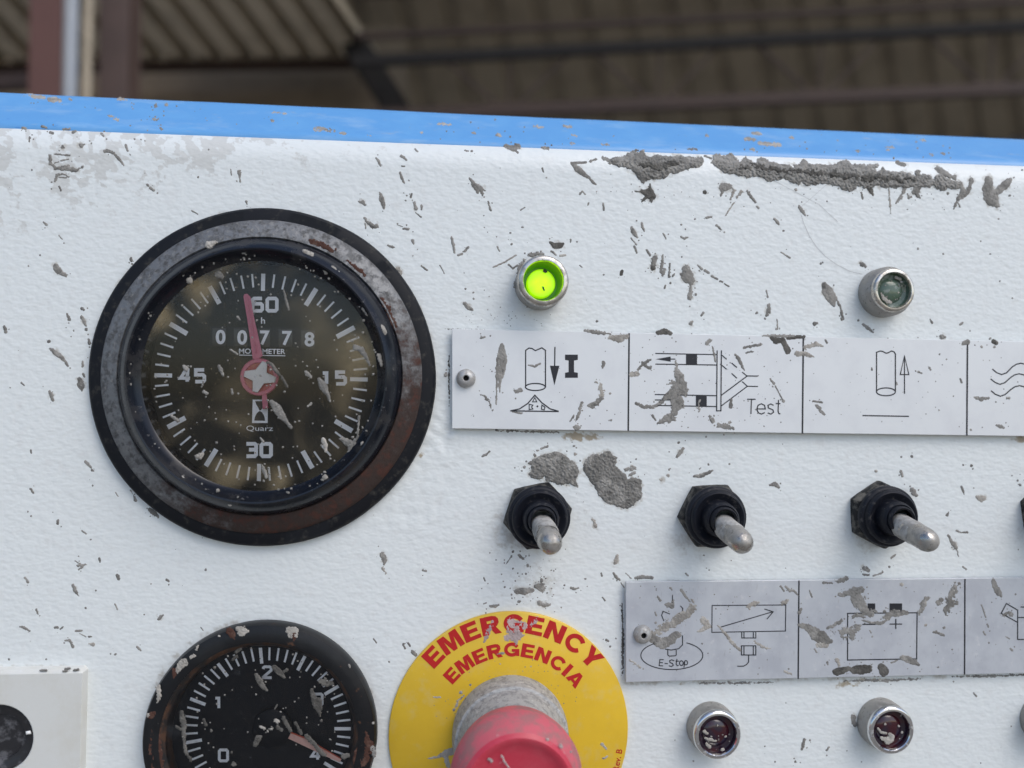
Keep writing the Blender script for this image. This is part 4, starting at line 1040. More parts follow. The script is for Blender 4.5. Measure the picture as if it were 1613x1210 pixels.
acc = Acc(); acc.add(*prism([(453.5, 1150.8), (452.8, 1153), (480.5, 1164), (537, 1196), (537.6, 1194.6), (481, 1161.8)], .0019, .0020, .0)); acc.build("pointer_edge", PTR2E, p2)
lathe("pointer_hub", ctr(431, 1142), [(k1(31), .0008), (k1(31), .0022), (k1(28), .0025), (0, .0026)], DIAL2, p2, 48)
lathe("dial_glass", c1, [(k1(148), .0034), (k1(80), .0036), (0, .0037)], GLASS2, pg, 80)
G2 = [st(404, 1064, 3, 409, 1073, 4.6, 415, 1082, 3, 420, 1087, 1.5, a=.9), st(432, 1051, 3.6, 440, 1059, 4.2, 448, 1067, 1.6, a=.9), st(447, 1058, 1.6, 452, 1055, 2.2), ([[(491, 1087, 3), (494, 1096, 4), (499, 1107, 7.5), (502, 1118, 5), (504, 1126, 2)]], 'm', 2, .2), ([[(505, 1072, 3), (514, 1078, 5), (522, 1076, 3)], [(512, 1068, 1.5), (516, 1082, 2)]], 'm', 2.4, .4), st(321, 1134, 1.8, 324, 1142, 2), st(333, 1151, 1.8), ([[(286, 1122, 3), (288, 1134, 4), (290, 1146, 4), (290, 1165, 1.6), (292, 1184, 2), (301, 1198, 1.8)], [(277, 1143, 1.4), (284, 1149, 2)]], 'm', 1.6, .1), st(402, 1173, 3.4, 407, 1163, 4.6, 411, 1160, 2, k='m', a=1.2), st(446, 1130, 2, 451, 1140, 3, 458, 1152, 2), st(465, 1138, 1.6, 470, 1147, 2, 474, 1155, 2.6), st(483, 1160, 3.4, 493, 1170, 3, 504, 1184, 2.6, 512, 1190, 2, a=.9), st(437, 1145, 2.6, 443, 1150, 2.4), ([[(433, 1135, 2.2), (438, 1137, 2.4)], [(410, 1145, 1.5), (416, 1147, 2)], [(419, 1154, .9), (429, 1147, .9)]], 'l', 2, .5), st(437, 1110, 1, 433, 1117, 1), st(372, 1027, 2, 378, 1022, 2.6, a=1.2), st(372, 1034, 2.6, 366, 1040, 1.4), st(338, 1052, 2), st(541, 1192, 3.6, 548, 1190, 3, k='m'), st(506, 1135, 1.8), st(365, 1185, 1.6), st(368, 1204, 3.4, k='m'), st(470, 1100, 1), st(474, 1058, 1.2)]
gs = [(418 + r * math.cos(t), 1150 + r * math.sin(t), float(RNG.uniform(.5, 1.1)), .6) for r, t in zip(140 * np.sqrt(RNG.uniform(0, 1, 60)), RNG.uniform(PI * .85, PI * 2.15, 60))]
G2 = [(q[0], "d" if q[1] == "m" else q[1], q[2], q[3]) for q in G2]
splats(pg, G2, .0037, sat=False, rise=.09, extra=gs)
B2 = [([[(376, 990, 4), (383, 994, 7), (379, 999, 4)]], 'l', 3, .2), ([[(361, 993, 5), (366, 1000, 5)], [(368, 1003, 2), (370, 1008, 2)]], 'r', 2.4, .1), ([[(456, 993, 5), (464, 994, 6)], [(458, 1000, 4), (466, 1000, 4)]], 'l', 3, .3), ([[(464, 1000, 4), (463, 1012, 2.5)]], 'r', 2, .1), ([[(290, 1043, 6), (284, 1050, 7), (279, 1058, 4)], [(292, 1046, 5)]], 'l', 3, .2), ([[(274, 1056, 3), (276, 1066, 3)]], 'r', 2.4, 0), ([[(249, 1082, 3), (251, 1095, 3), (249, 1106, 2)]], 'l', 2, .4), ([[(238, 1128, 4), (245, 1124, 4)]], 'r', 3, .3), ([[(233, 1127, 3)]], 'l', 2, 0),
      ([[(566, 1140, 3), (574, 1165, 8), (570, 1190, 11), (562, 1215, 8)], [(582, 1170, 5), (586, 1184, 4)]], 'r', 5, .15), ([[(246, 1150, 8), (244, 1180, 10), (250, 1215, 10)]], 'r', 5, .2), ([[(586, 1178, 4), (590, 1190, 3)]], 'm', 2, .2), st(588, 1139, 1.8, k='l'), st(550, 1047, 1, 551, 1051, 1, k='l'), st(306, 1033, 2, 300, 1036, 2, k='l', a=2, ho=.4), st(309, 1024, 1.4, 312, 1018, 1.4, k='l', a=1.6), st(345, 1002, 1.6, k='l')]
splats(pg, B2, .0047, rise=.05, sat=False)

# ------------------------------------------------------------------ emergency stop
c2, R2_ = fit_disc(613, 990, 963, 1210, .0008)
es = thing("emergency_stop", "red mushroom emergency stop button on a round yellow plate", "emergency stop", tuple(c2))
k2 = lambda r: r * R2_ / 188.5
plate = lathe("legend_plate", c2, [(k2(187.5), 0.), (k2(188.5), .0004), (k2(188), .0009), (k2(186.5), .0011), (k2(90), .0011), (k2(60), .0011)], YELLOW, es, 180)
TC2 = (807, 1153)
def arcp(cx_, cy_, rx_, ry_, a0, a1, n=14):
    return [(cx_ + rx_ * math.cos(math.radians(a0 + (a1 - a0) * i / n)), cy_ + ry_ * math.sin(math.radians(a0 + (a1 - a0) * i / n))) for i in range(n + 1)]


# heavy grotesque capitals: (width, filled outlines, thick strokes)
CAP = {'E': (.74, [[(0, 0), (0, 1), (.72, 1), (.72, .78), (.27, .78), (.27, .61), (.68, .61), (.68, .40), (.27, .40), (.27, .22), (.74, .22), (.74, 0)]], []),
       'M': (.98, [[(0, 0), (0, 1), (.36, 1), (.49, .42), (.62, 1), (.98, 1), (.98, 0), (.74, 0), (.74, .70), (.59, 0), (.39, 0), (.24, .70), (.24, 0)]], []),
       'R': (.84, [[(0, 0), (0, 1), (.27, 1), (.27, 0)], [(.34, .42), (.60, .46), (.84, 0), (.55, 0)]], [[(.2, .89), (.52, .89), (.64, .85), (.69, .77), (.69, .64), (.63, .54), (.52, .50), (.2, .50)]]),
       'G': (.90, [[(.46, .54), (.90, .54), (.90, .03), (.72, .03), (.68, .34), (.46, .34)]], [arcp(.47, .5, .355, .39, 28, 330, 22)]),
       'N': (.84, [[(0, 0), (0, 1), (.28, 1), (.58, .42), (.58, 1), (.84, 1), (.84, 0), (.57, 0), (.26, .60), (.26, 0)]], []),
       'C': (.86, [], [arcp(.46, .5, .345, .39, 35, 325, 22)]),
       'Y': (.84, [[(0, 1), (.29, 1), (.43, .66), (.56, 1), (.84, 1), (.56, .40), (.56, 0), (.29, 0), (.29, .40)]], []),
       'I': (.27, [[(0, 0), (0, 1), (.27, 1), (.27, 0)]], []),
       'A': (.88, [[(0, 0), (.31, 1), (.45, 1), (.45, .72), (.28, 0)], [(.452, .72), (.452, 1), (.58, 1), (.88, 0), (.60, 0)], [(.26, .16), (.31, .36), (.58, .36), (.63, .16)]], [])}


def arc_text(word, rad, hgt, a0, a1):
    tot = sum(CAP[ch][0] for ch in word) * hgt
    span = math.radians(a0 - a1) * rad
    gap = min(.16 * hgt, (span - tot) / (len(word) - 1)); sx_ = (span - gap * (len(word) - 1)) / tot
    pos = 0.
    for ch in word:
        w, outl, strokes = CAP[ch]
        th = math.radians(a0) - (pos + w * hgt * sx_ / 2) / rad
        def f(u, v):
            lx_ = (u - w / 2) * hgt * sx_; ly = (v - .5) * hgt + rad
            return (TC2[0] + ly * math.cos(th) + lx_ * math.sin(th), TC2[1] - (ly * math.sin(th) - lx_ * math.cos(th)) * .99)
        ink = Ink(.00116, hgt * .245, f)
        for o_ in outl: ink.poly(o_)
        for s_ in strokes: ink.line(s_)
        ink.build("letter", REDP, plate)
        pos += w * hgt * sx_ + gap


arc_text("EMERGENCY", 172.5, 29, 140.5, 38.5)
arc_text("EMERGENCIA", 131, 22, 141, 35)
acc = Acc(); put_text(acc, "Rev. B", 973, 1197, 9.5, 34, -80, .00116, .01); acc.build("lettering", REDP, plate, smooth=False)
lathe("collar", c2, [(k2(90), .0009), (k2(90.5), .0035), (k2(88), .0060), (k2(87.5), .0078), (k2(84), .0082), (k2(80), .0125), (k2(78), .020)], COLLAR, es, 110, .006, 8)
c3 = c2 + np.array([-.0006, 0, .0000])
lathe("button_flank", c3, [(k2(70), .0165), (k2(80), .0168), (k2(84), .0178), (k2(90), .0215), (k2(92), .0240), (k2(90), .0258), (k2(84), .0282), (k2(78), .0298)], KNOBF, es, 110)
lathe("button_top", c3, [(k2(78), .0298), (k2(73), .0306), (k2(69), .0306), (k2(64), .0300), (k2(50), .0294), (0, .0292)], KNOB, es, 110)
SC_ = [([[(802, 978, 6), (808, 990, 14), (812, 1000, 13), (815, 1014, 3)], [(822, 985, 8)], [(798, 1006, 6)]], 's', 5, .35), ([[(778, 975, 3), (773, 986, 5), (767, 998, 4), (763, 1010, 3)]], 's', 3, .5), ([[(783, 1031, 2), (792, 1029, 2.4)]], 'l', 1.4, .2), ([[(835, 985, 4), (846, 975, 4)]], 's', 3.4, .6), st(726, 1091, 3, k='m', a=.8), st(741, 1079, 2, k='m', a=.8), st(715, 1118, 2.6, k='m', a=1), ([[(730, 1096, 2), (722, 1104, 2), (718, 1112, 2)]], 'l', 2.4, .6), st(683, 1098, 1.4, 694, 1099, 1.5, k='l'), st(948, 1172, 2.4, 955, 1180, 1.5, k='l'), st(950, 1195, 2, 957, 1192, 1.6, k='l'), ([[(673, 1195, 1), (690, 1192, 2.5), (703, 1186, 5), (712, 1183, 6)], [(702, 1190, 4), (706, 1205, 4)]], 'l', 2.4, 0.), st(836, 1050, 1.5, k='l'), st(788, 1046, 1.4, k='l')]
splats(es, SC_, .0011, rise=.14, extra=[(807 + r * math.cos(t), 1152 - r * math.sin(t), float(RNG.uniform(.5, 1.)), .7) for r, t in zip(RNG.uniform(92, 130, 60), RNG.uniform(.4, PI - .1, 60))])
KB = [st(862, 1165, 2.2, k='s'), st(883, 1174, 2.0, 884, 1177, 1.8, k='s'), st(899, 1185, 1.6, k='s'), ([[(771, 1196, 2.4), (775, 1199, 2.)]], 's', 1.6, .5), ([[(790, 1190, 1.4), (795, 1200, 1.2), (803, 1212, 1.)]], 's', 1.6, .5)]
splats(es, KB, .0302, sat=False, rise=.03)

# ------------------------------------------------------------------ engraved sign plates
def sign_plate(name, label, corners, mat, h0, h1):
    cor = np.array(corners, float)
    c = P(cor[:, 0].mean(), cor[:, 1].mean(), 0.)
    t = thing(name, label, "sign plate", tuple(c))
    b0 = P(cor[:, 0], cor[:, 1], h1); b1 = b0.copy(); b1[:, 1] = -h0
    ins = b0 + (b0.mean(0) - b0) * np.array([.0012, 0, .006]); ins[:, 1] = -h1 - .00006
    bod = sharp(mesh("plate", np.concatenate([b1, b0, ins]), [(0, 1, 5, 4), (1, 2, 6, 5), (2, 3, 7, 6), (3, 0, 4, 7), (4, 5, 9, 8), (5, 6, 10, 9), (6, 7, 11, 10), (7, 4, 8, 11), (8, 9, 10, 11), (3, 2, 1, 0)], mat, t, smooth=False), 20)
    return t, bod


def rivet(parent, px, py, r, h):
    c = P(px, py, 0.)
    rv = lathe("rivet", c, [(r * S, h), (r * S * 1.0, h + .0005), (r * S * .88, h + .0012), (r * S * .62, h + .0017), (r * S * .36, h + .0018), (r * S * .28, h + .0016)], RIVET, parent, 40, .02, int(px))
    lathe("rivet_hole", c, [(r * S * .30, h + .00165), (r * S * .26, h + .0010), (0, h + .0009)], HOLE, rv, 24)


H1 = .0019
t1, b1 = sign_plate("sign_plate", "upper aluminium sign strip with pipe, arrow and Test pictograms", [(712, 518), (1760, 541.5), (1758, 689), (712, 675)], PLATE, .0010, H1)
rivet(t1, 733.5, 596.5, 15, H1)
HI = H1 + .00009
z5 = lambda x, y: (x / 2.6883 + 690, y / 2.69 + 500)
z6 = lambda x, y: (x / 3.9056 + 1200, y / 3.905 + 500)
for p in ([(991, 525), (989.6, 679)], [(1265.4, 531.5), (1264, 683)], [(1524, 538), (1523, 686)]): Ink(HI, 2.6).line(p).build("divider_line", INK, t1)
ink = Ink(HI, 1.9, z5)
ink.line([(371, 297), (371, 140), (385, 130), (398, 132), (412, 141), (426, 135), (440, 129), (455, 140), (455, 297)]).ell(412, 295, 42, 15)
ink.line([(495, 125), (494, 206)]).poly([(474, 205), (493, 288), (514, 205)])
ink.poly([(538, 158), (538, 180), (553, 183), (553, 232), (538, 235), (538, 256), (592, 256), (592, 235), (576, 232), (576, 183), (592, 180), (592, 158)])
ink.line([(308, 396), (345, 388), (380, 365), (397, 345), (410, 330), (424, 345), (440, 362), (475, 388), (511, 398)], closed=False).line([(306, 396), (511, 399)])
ink.line([(400, 358), (418, 358), (410, 340)], 1.4, True).line([(386, 368), (402, 372), (396, 380), (402, 388), (386, 391)], 1.4, True).disc(421, 377, 4).line([(440, 372), (453, 380), (450, 392), (438, 389)], 1.4, True)
ink.build("pictogram", INK, t1)
ink = Ink(HI, 1.7, z5)
ink.line([(920, 153), (1180, 158)]).line([(920, 198), (1180, 202)]).line([(975, 177), (1005, 177)]).poly([(922, 177), (985, 188), (985, 166)])
ink.poly([(1050, 155), (1050, 201), (1097, 202), (1097, 157)]).line([(918, 327), (1180, 332)]).line([(918, 373), (1178, 378)]).line([(918, 350), (985, 350)]).poly([(1092, 331), (1092, 376), (1138, 377), (1138, 332)])
ink.line([(1182, 140), (1180, 396), (1198, 396), (1200, 140)])
ink.line([(1200, 330), (1310, 248), (1355, 249)]).line([(1200, 375), (1310, 292), (1355, 293)]).line([(1288, 232), (1310, 250)]).line([(1288, 272), (1310, 292)])
for p in ([(1202, 160), (1222, 178)], [(1243, 193), (1266, 213)], [(1202, 203), (1222, 220)], [(1243, 237), (1266, 258)]): ink.line(p)
ink.build("pictogram", INK, t1)
ink = Ink(HI, 1.8, z5)
ink.line([(1309, 347), (1345, 347)]).line([(1327, 347), (1325, 410)])
ink.line([(1352, 388), (1386, 388), (1383, 373), (1369, 366), (1355, 373), (1350, 390), (1357, 405), (1370, 410), (1384, 403)])
ink.line([(1421, 373), (1409, 367), (1397, 373), (1399, 384), (1418, 392), (1421, 402), (1410, 410), (1396, 405)])
ink.line([(1442, 350), (1440, 398), (1444, 408), (1450, 409)]).line([(1430, 365), (1450, 366)])
ink.build("lettering", INK, t1)
ink = Ink(HI, 1.9, z6)
ink.line([(706, 458), (706, 215), (728, 207), (745, 210), (765, 221), (780, 217), (798, 207), (812, 211), (822, 225), (822, 458)]).ell(764, 458, 58, 24)
ink.line([(878, 240), (878, 470)], 1.7).line([(878, 235), (852, 352), (905, 352)], 1.7, True).line([(620, 604), (905, 609)])
ink.build("pictogram", INK, t1)
ink = Ink(HI, 1.9, z6)
def wave(x0, y0): return [(x0, y0), (x0 + 27, y0 + 22), (x0 + 57, y0 + 34), (x0 + 87, y0 + 24), (x0 + 122, y0 - 12), (x0 + 147, y0 - 29), (x0 + 175, y0 - 36), (x0 + 205, y0 - 29), (x0 + 240, y0), (x0 + 267, y0 + 22), (x0 + 297, y0 + 34), (x0 + 330, y0 + 26)]
ink.line(wave(1418, 318)).line([(x, y - 0 if i < 4 else y + 5) for i, (x, y) in enumerate(wave(1408, 378))]).line([(x, y - 5 if i < 4 else y) for i, (x, y) in enumerate(wave(1410, 456))])
ink.build("pictogram", INK, t1)
U_ = [([[(791, 545, 4), (791, 562, 8), (789, 580, 8.5), (788, 592, 6)], [(783, 590, 2.2), (782, 612, 1.6), (782, 637, 1)], [(789, 592, 2.4), (787, 608, 2), (787, 619, 1)]], 'm', 1.4, .1), st(757, 533, 1.5, 763, 531, 2), ([[(757, 622, 1.4), (763, 624, 2.4), (770, 632, 1.6), (776, 647, 1.4)]], 'm', 2.2, .5), ([[(833, 575, 1), (842, 577, 2.2), (851, 573, 2)]], 'm', 1.8, .4), ([[(813, 616, 3.4), (821, 615, 4)]], 'm', 2, .3), ([[(951, 571, 3.4), (949, 579, 2)]], 'm', 1.6, .3),
      ([[(936, 602, 2), (944, 600, 3)], [(944, 605, 4), (949, 622, 4)]], 'l', 3.6, .9), ([[(930, 640, 5), (940, 635, 5), (947, 628, 3)]], 'm', 2.8, .4), ([[(916, 635, 3), (912, 650, 3.4), (908, 661, 2)], [(904, 655, 2), (898, 664, 1.6)]], 'm', 2, .5), st(961, 620, 1.8), st(963, 662, 2.2), ([[(960, 532, 4), (975, 533, 7), (988, 530, 4)]], 'l', 3, .2), ([[(922, 521, 2), (940, 524, 3), (962, 526, 2)]], 'm', 2, .3), st(907, 674, 4.4, 912, 673, 3.4, a=2, k='m'), ([[(994, 590, 4), (1004, 589, 4)]], 'l', 2.4, .3), ([[(1036, 525, 3.4), (1046, 522, 4.4), (1056, 525, 3)]], 'd', 1.6, 0),
      ([[(1005, 582, 2), (1014, 573, 4), (1024, 567, 2)], [(1014, 576, 3), (1026, 580, 3)]], 'm', 2.4, .4), ([[(1066, 572, 3), (1068, 590, 6), (1070, 606, 8), (1064, 622, 13), (1068, 638, 12), (1060, 652, 9), (1046, 662, 6), (1036, 668, 3)], [(1040, 630, 4), (1055, 626, 7)], [(1050, 606, 2), (1060, 602, 5)], [(1074, 595, 6), (1078, 620, 5)]], 'm', 6, .35), ([[(1003, 636, 2.4), (1014, 641, 3.4), (1028, 641, 3), (1040, 636, 3)]], 'm', 2, .2), ([[(1102, 632, 4), (1100, 645, 3)]], 'l', 3.4, .8), ([[(1118, 655, 3), (1123, 664, 4)], [(1131, 670, 4), (1145, 672, 5), (1155, 676, 3)]], 'm', 3.2, .55), ([[(1152, 629, 2), (1151, 641, 3)]], 'm', 1.2, 0), ([[(1150, 665, 3)]], 'l', 2.2, .4),
      ([[(1122, 546, 1), (1125, 560, 2), (1127, 570, 1.2)]], 'm', 1, 0), st(1114, 541, 3.4, 1118, 536, 2.4, a=1.8), ([[(1158, 558, 1.4), (1164, 566, 3), (1172, 583, 1.2)]], 'm', 1.2, 0), ([[(1171, 548, 1.6), (1182, 546, 2), (1198, 543, 3)], [(1174, 556, 1.2), (1186, 554, 1.8)]], 'm', 2, .4), ([[(1215, 531, 3), (1222, 537, 5), (1232, 536, 4.5), (1238, 546, 5), (1241, 553, 5.5)], [(1240, 533, 2.4), (1266, 531, 2.4)]], 'd', 1.4, 0), ([[(1200, 529, 1.2), (1225, 530, 2.2), (1250, 530, 1.6)]], 'm', 1.8, .2), ([[(1255, 556, 4), (1266, 558, 5), (1284, 563, 1.2)], [(1268, 548, 3), (1284, 542, 4.4), (1296, 545, 1.5)]], 'l', 2.4, .3), st(1300, 536, 1.6, 1303, 540, 1.4),
      st(1213, 597, 1.4, 1219, 604, 2.2), st(1221, 608, 1, 1233, 630, 1.1), st(1234, 632, 2.4), st(1027, 654, 1.6, 1033, 662, 1.5), st(1281, 632, 1.8, 1295, 634, 1.8, a=1), st(1286, 638, 2.4, 1291, 643, 3), st(1291, 646, 2, 1297, 652, 2.8), st(1447, 586, 2, 1452, 588, 1.4), st(1464, 580, 2, 1466, 583, 1.4), st(1512, 597, 1.3, 1515, 602, 1.8), st(1412, 602, 1.3, 1413, 606, 1.5), st(1373, 580, 1.6, 1374, 583, 1.6, k='m'), ([[(1518, 541, 3.6), (1524, 539, 4)]], 'm', 1.2, 0), st(1564, 538, 3, 1569, 540, 3.6, k='d'), st(1566, 546, 2.4, a=1.6, ho=.3), st(1546, 547, 2.4, k='l', a=1.8), ([[(1535, 626, 1.6), (1546, 629, 3.2), (1558, 627, 1.8)]], 'm', 1.6, .1), st(1586, 627, 2.2, 1590, 627, 2), ([[(1570, 670, 2), (1576, 672, 3.4), (1581, 674, 1.8)]], 'm', 1.2, 0), st(1529, 677.5, 1.8), st(1350, 589, 1), st(1502, 624, 1.3), st(1479, 646, 1.5, k='l'), st(1480, 558, 1.4), st(1491, 566, 1.2), st(1559, 568, 1.2), st(828, 648, 1.2), ([[(807, 649, 1.2), (822, 651, 1.6)]], 'm', 1.2, .2), st(702, 590, 3, k='m')]
sp = [(RNG.uniform(716, 1612), RNG.uniform(528, 676), float(RNG.choice([.4, .55, .75, 1.0])), .6) for _ in range(190)]
sp += [(RNG.uniform(1010, 1230), RNG.uniform(535, 675), float(RNG.uniform(.5, 1.2)), .6) for _ in range(60)]
splats(t1, U_, H1 + .00007, extra=sp, rise=.14)

t2, b2 = sign_plate("sign_plate", "lower scuffed aluminium sign strip with E-Stop and battery pictograms", [(986, 917), (1760, 908.5), (1758, 1057), (986, 1074.5)], PLATE_W, .0010, H1)
rivet(t2, 1008.5, 995, 14.5, H1)
z7 = lambda x, y: (x / 5.0406 + 970, y / 5.04 + 890)
z8 = lambda x, y: (x / 4.3244 + 1240, y / 4.325 + 890)
for p in ([(1258.6, 914.5), (1257.3, 1069.5)], [(1520, 912), (1519.4, 1063)]): Ink(HI, 2.3).line(p).build("divider_line", INK, t2)
ink = Ink(HI, 1.5, z7)
ink.ell(445, 718, 246, 113, -62, 240)
ink.line([(413, 675), (413, 715), (425, 724), (470, 722), (480, 715), (480, 675)]).line([(530, 560), (530, 635), (500, 665), (440, 676), (390, 668)])
ink.line([(430, 390), (375, 368), (364, 400), (382, 446)]).line([(513, 325), (532, 345), (528, 380), (490, 388)]).line([(450, 240), (450, 320)])
ink.build("pictogram", INK, t2)
ink = Ink(HI, 1.5, z7)
ink.line([(380, 752), (350, 752), (344, 800), (376, 802)]).line([(348, 775), (374, 777)]).line([(388, 782), (413, 784)])
ink.line([(464, 762), (444, 753), (428, 760), (430, 774), (452, 784), (457, 797), (442, 807), (421, 800)])
ink.line([(486, 746), (479, 788), (488, 800), (500, 798)]).line([(474, 764), (503, 764)]).ell(521, 780, 15, 19, n=14).line([(548, 762), (541, 815)]).ell(557, 777, 13, 17, n=14)
ink.build("lettering", INK, t2)
ink = Ink(HI, 1.5, z7)
ink.line([(765, 322), (1350, 318), (1347, 525), (763, 535)], closed=True).line([(835, 493), (1246, 372)]).line([(1180, 350), (1250, 372), (1200, 430)])
ink.line([(1000, 534), (1000, 580), (1112, 580), (1112, 532)]).line([(1018, 534), (1018, 578)]).line([(1092, 534), (1092, 578)])
ink.line([(998, 642), (1112, 642), (1112, 715), (998, 715)], closed=True).line([(1018, 646), (1018, 712)]).line([(1092, 646), (1092, 712)]).line([(1055, 716), (1055, 770), (1040, 790), (1015, 804), (965, 804)])
ink.build("pictogram", INK, t2)
ink = Ink(HI, 1.8, z8)
ink.line([(412, 330), (885, 326), (882, 640), (411, 648)], closed=True).poly([(548, 262), (548, 329), (600, 329), (600, 262)]).poly([(697, 262), (697, 326), (783, 326), (783, 262)])
ink.line([(512, 405), (600, 405)]).line([(697, 403), (783, 403)]).line([(740, 368), (740, 437)])
ink.build("pictogram", INK, t2)
ink = Ink(HI, 1.8, z8)
ink.line([(1493, 263), (1458, 330), (1570, 392), (1570, 308)], closed=True).line([(1570, 390), (1570, 508), (1900, 505), (1900, 308), (1720, 308)]).line([(1572, 358), (1700, 358)]).line([(1590, 287), (1720, 286)])
ink.build("pictogram", INK, t2)
W_ = [([[(1020, 1000, 4), (1030, 1008, 7), (1044, 1014, 9), (1058, 1007, 8), (1066, 1000, 6)]], 'm', 2.4, .05), ([[(1030, 996, 5), (1050, 986, 9), (1072, 974, 10), (1088, 960, 8), (1093, 944, 4)]], 'l', 5.5, .8), ([[(1108, 978, 6), (1114, 986, 6), (1100, 995, 3)]], 'l', 2.8, .25), ([[(1050, 952, 3), (1058, 955, 4.5), (1060, 946, 2)]], 'm', 1.8, .1), st(1073, 929, 2.4, 1079, 938, 2.2, 1087, 948, 1, k='m', a=.9), st(1036, 940, 1.6, 1040, 946, 2.2), st(1056, 926, 1.8, 1058, 929, 1.4), st(1230, 924, 1.8, 1235, 931, 1.4), ([[(1238, 924, 1.8), (1244, 931, 2.2), (1250, 930, 1.8), (1258, 938, 1.3)]], 'm', 1, 0), ([[(1180, 956, 4), (1192, 950, 4)]], 'l', 3, .6), ([[(1232, 950, 4), (1240, 946, 3)]], 'l', 3, .6), ([[(1258, 966, 3), (1262, 960, 3.4)]], 'm', 2, .3),
      ([[(1130, 985, 1), (1142, 998, 2.2), (1156, 1016, 2.8), (1166, 1024, 2.2)]], 'l', 1.4, 0), ([[(1188, 1010, 1.4), (1200, 1019, 2.4), (1214, 1022, 1.2)]], 'l', 2, .4), st(1033, 981, 2.2, k='m'), st(1032, 965, 1.5, 1034, 970, 1.3), st(1106, 1014, 1.5, k='m'), st(1242, 1054, 1.4), st(1194, 1062, 1.3), ([[(1236, 1058, 2), (1246, 1062, 2)]], 'l', 2, .5), ([[(992, 1040, 2), (1010, 1052, 3)]], 'l', 3, .8),
      ([[(1256, 985, 3), (1268, 987, 6), (1280, 995, 8), (1292, 1003, 11), (1302, 1010, 7), (1310, 1011, 3)]], 'm', 3, .15), ([[(1288, 1016, 4), (1300, 1016, 6)]], 'l', 2.6, .3), st(1283, 1022, 1.2, 1287, 1028, 1), ([[(1304, 990, 2.4), (1312, 986, 3.4), (1326, 978, 3)], [(1310, 994, 1.5), (1314, 999, 1.2)]], 'm', 2.4, .5), ([[(1326, 994, 6), (1340, 996, 8), (1350, 988, 6)], [(1330, 1006, 4), (1342, 1004, 5)]], 'm', 4.5, .7), ([[(1324, 938, 3), (1336, 935, 5), (1346, 932, 7), (1358, 930, 6)], [(1348, 940, 9), (1356, 952, 10), (1362, 962, 8)], [(1364, 938, 3)]], 'm', 4.5, .35), ([[(1320, 917, 3), (1328, 914, 4), (1334, 911, 3.4)], [(1296, 918, 1.5), (1310, 919, 2)]], 'm', 2.2, .2), ([[(1345, 972, 4), (1360, 967, 6), (1376, 965, 5)]], 'm', 4, .5), ([[(1357, 977, 1), (1372, 981, 2.4), (1388, 982, 3), (1402, 974, 1.5)]], 'm', 1.2, .1),
      ([[(1394, 972, 4), (1406, 966, 7), (1418, 964, 6), (1430, 966, 3)], [(1392, 964, 3)]], 'm', 3, .4), ([[(1448, 967, 3), (1454, 952, 5), (1460, 943, 4)]], 'm', 3, .5), ([[(1506, 918, 3), (1500, 935, 6), (1496, 950, 9), (1490, 963, 6)], [(1508, 948, 5)], [(1510, 920, 3)]], 'm', 5, .6), ([[(1478, 950, 5), (1484, 946, 4)]], 'm', 3.4, .7), ([[(1470, 996, 1.4), (1479, 997, 2.6), (1487, 1001, 2)], [(1487, 989, 2.2)]], 'm', 1.8, .3), st(1458, 985, 2.4, k='l'), ([[(1420, 1036, 3), (1430, 1039, 6), (1440, 1043, 5), (1447, 1048, 2)]], 'm', 1.6, .1), ([[(1404, 1044, 1.3), (1414, 1040, 1.3)]], 'm', .9, 0), ([[(1389, 1052, 7), (1392, 1058, 8)]], 'd', 2.2, .05), ([[(1346, 1056, 7), (1358, 1055, 8), (1368, 1054, 7)], [(1373, 1051, 2)]], 'd', 2.4, .1), ([[(1317, 1059, 6), (1328, 1056, 7), (1338, 1052, 4)]], 'd', 2.2, .1), ([[(1318, 1038, 3), (1322, 1048, 3)]], 'l', 2.6, .5),
      ([[(1564, 913, 3), (1568, 924, 5), (1573, 934, 5.5), (1577, 940, 2)]], 'm', 1.4, .3), st(1546, 953, 1, 1550, 964, 1.3, 1553, 973, 1), st(1555, 983, 1.1, 1557, 988, 1.3), st(1549, 995, 1.6, 1552, 1000, 1.5), st(1559, 994, 1.3), st(1592, 1022, 1.8, 1594, 1025, 2), st(1558, 1013, 1.5), st(1584, 1003, 1, 1590, 1006, 1.2), ([[(1582, 970, 3), (1588, 965, 3.4), (1594, 969, 3)]], 'm', 2.2, .4), st(1600, 936, 1.4), st(1478, 1051, 1.8, k='m'), st(1303, 1043, 1.6, 1304, 1047, 1.3), st(1370, 993, .9, 1372, 997, 1.1), st(1374, 1003, 1.4), st(1500, 1023, 1.3), st(1420, 921, 3, k='l', a=1.8, ho=.4), st(1275, 930, 1.1, 1279, 941, 1.2), st(1316, 940, 1.3)]
sp = [(RNG.uniform(990, 1612), RNG.uniform(920, 1064), float(RNG.choice([.4, .55, .75, 1.0])), .6) for _ in range(190)]
splats(t2, W_, H1 + .00007, extra=sp, rise=.14)

# ------------------------------------------------------------------ toggle switches
def copy_thing(o, loc, label, spin=None):
    c = o.copy(); COL.objects.link(c); c.location = loc; c['label'] = label
    for ch in list(o.children):
        d = ch.copy(); COL.objects.link(d); d.parent = c
        if spin and d.name.startswith(('hex_base', 'rubber_boot')): d.rotation_euler = (0, math.radians(spin), 0)
        for g in list(ch.children):
            e = g.copy(); COL.objects.link(e); e.parent = d
    return c


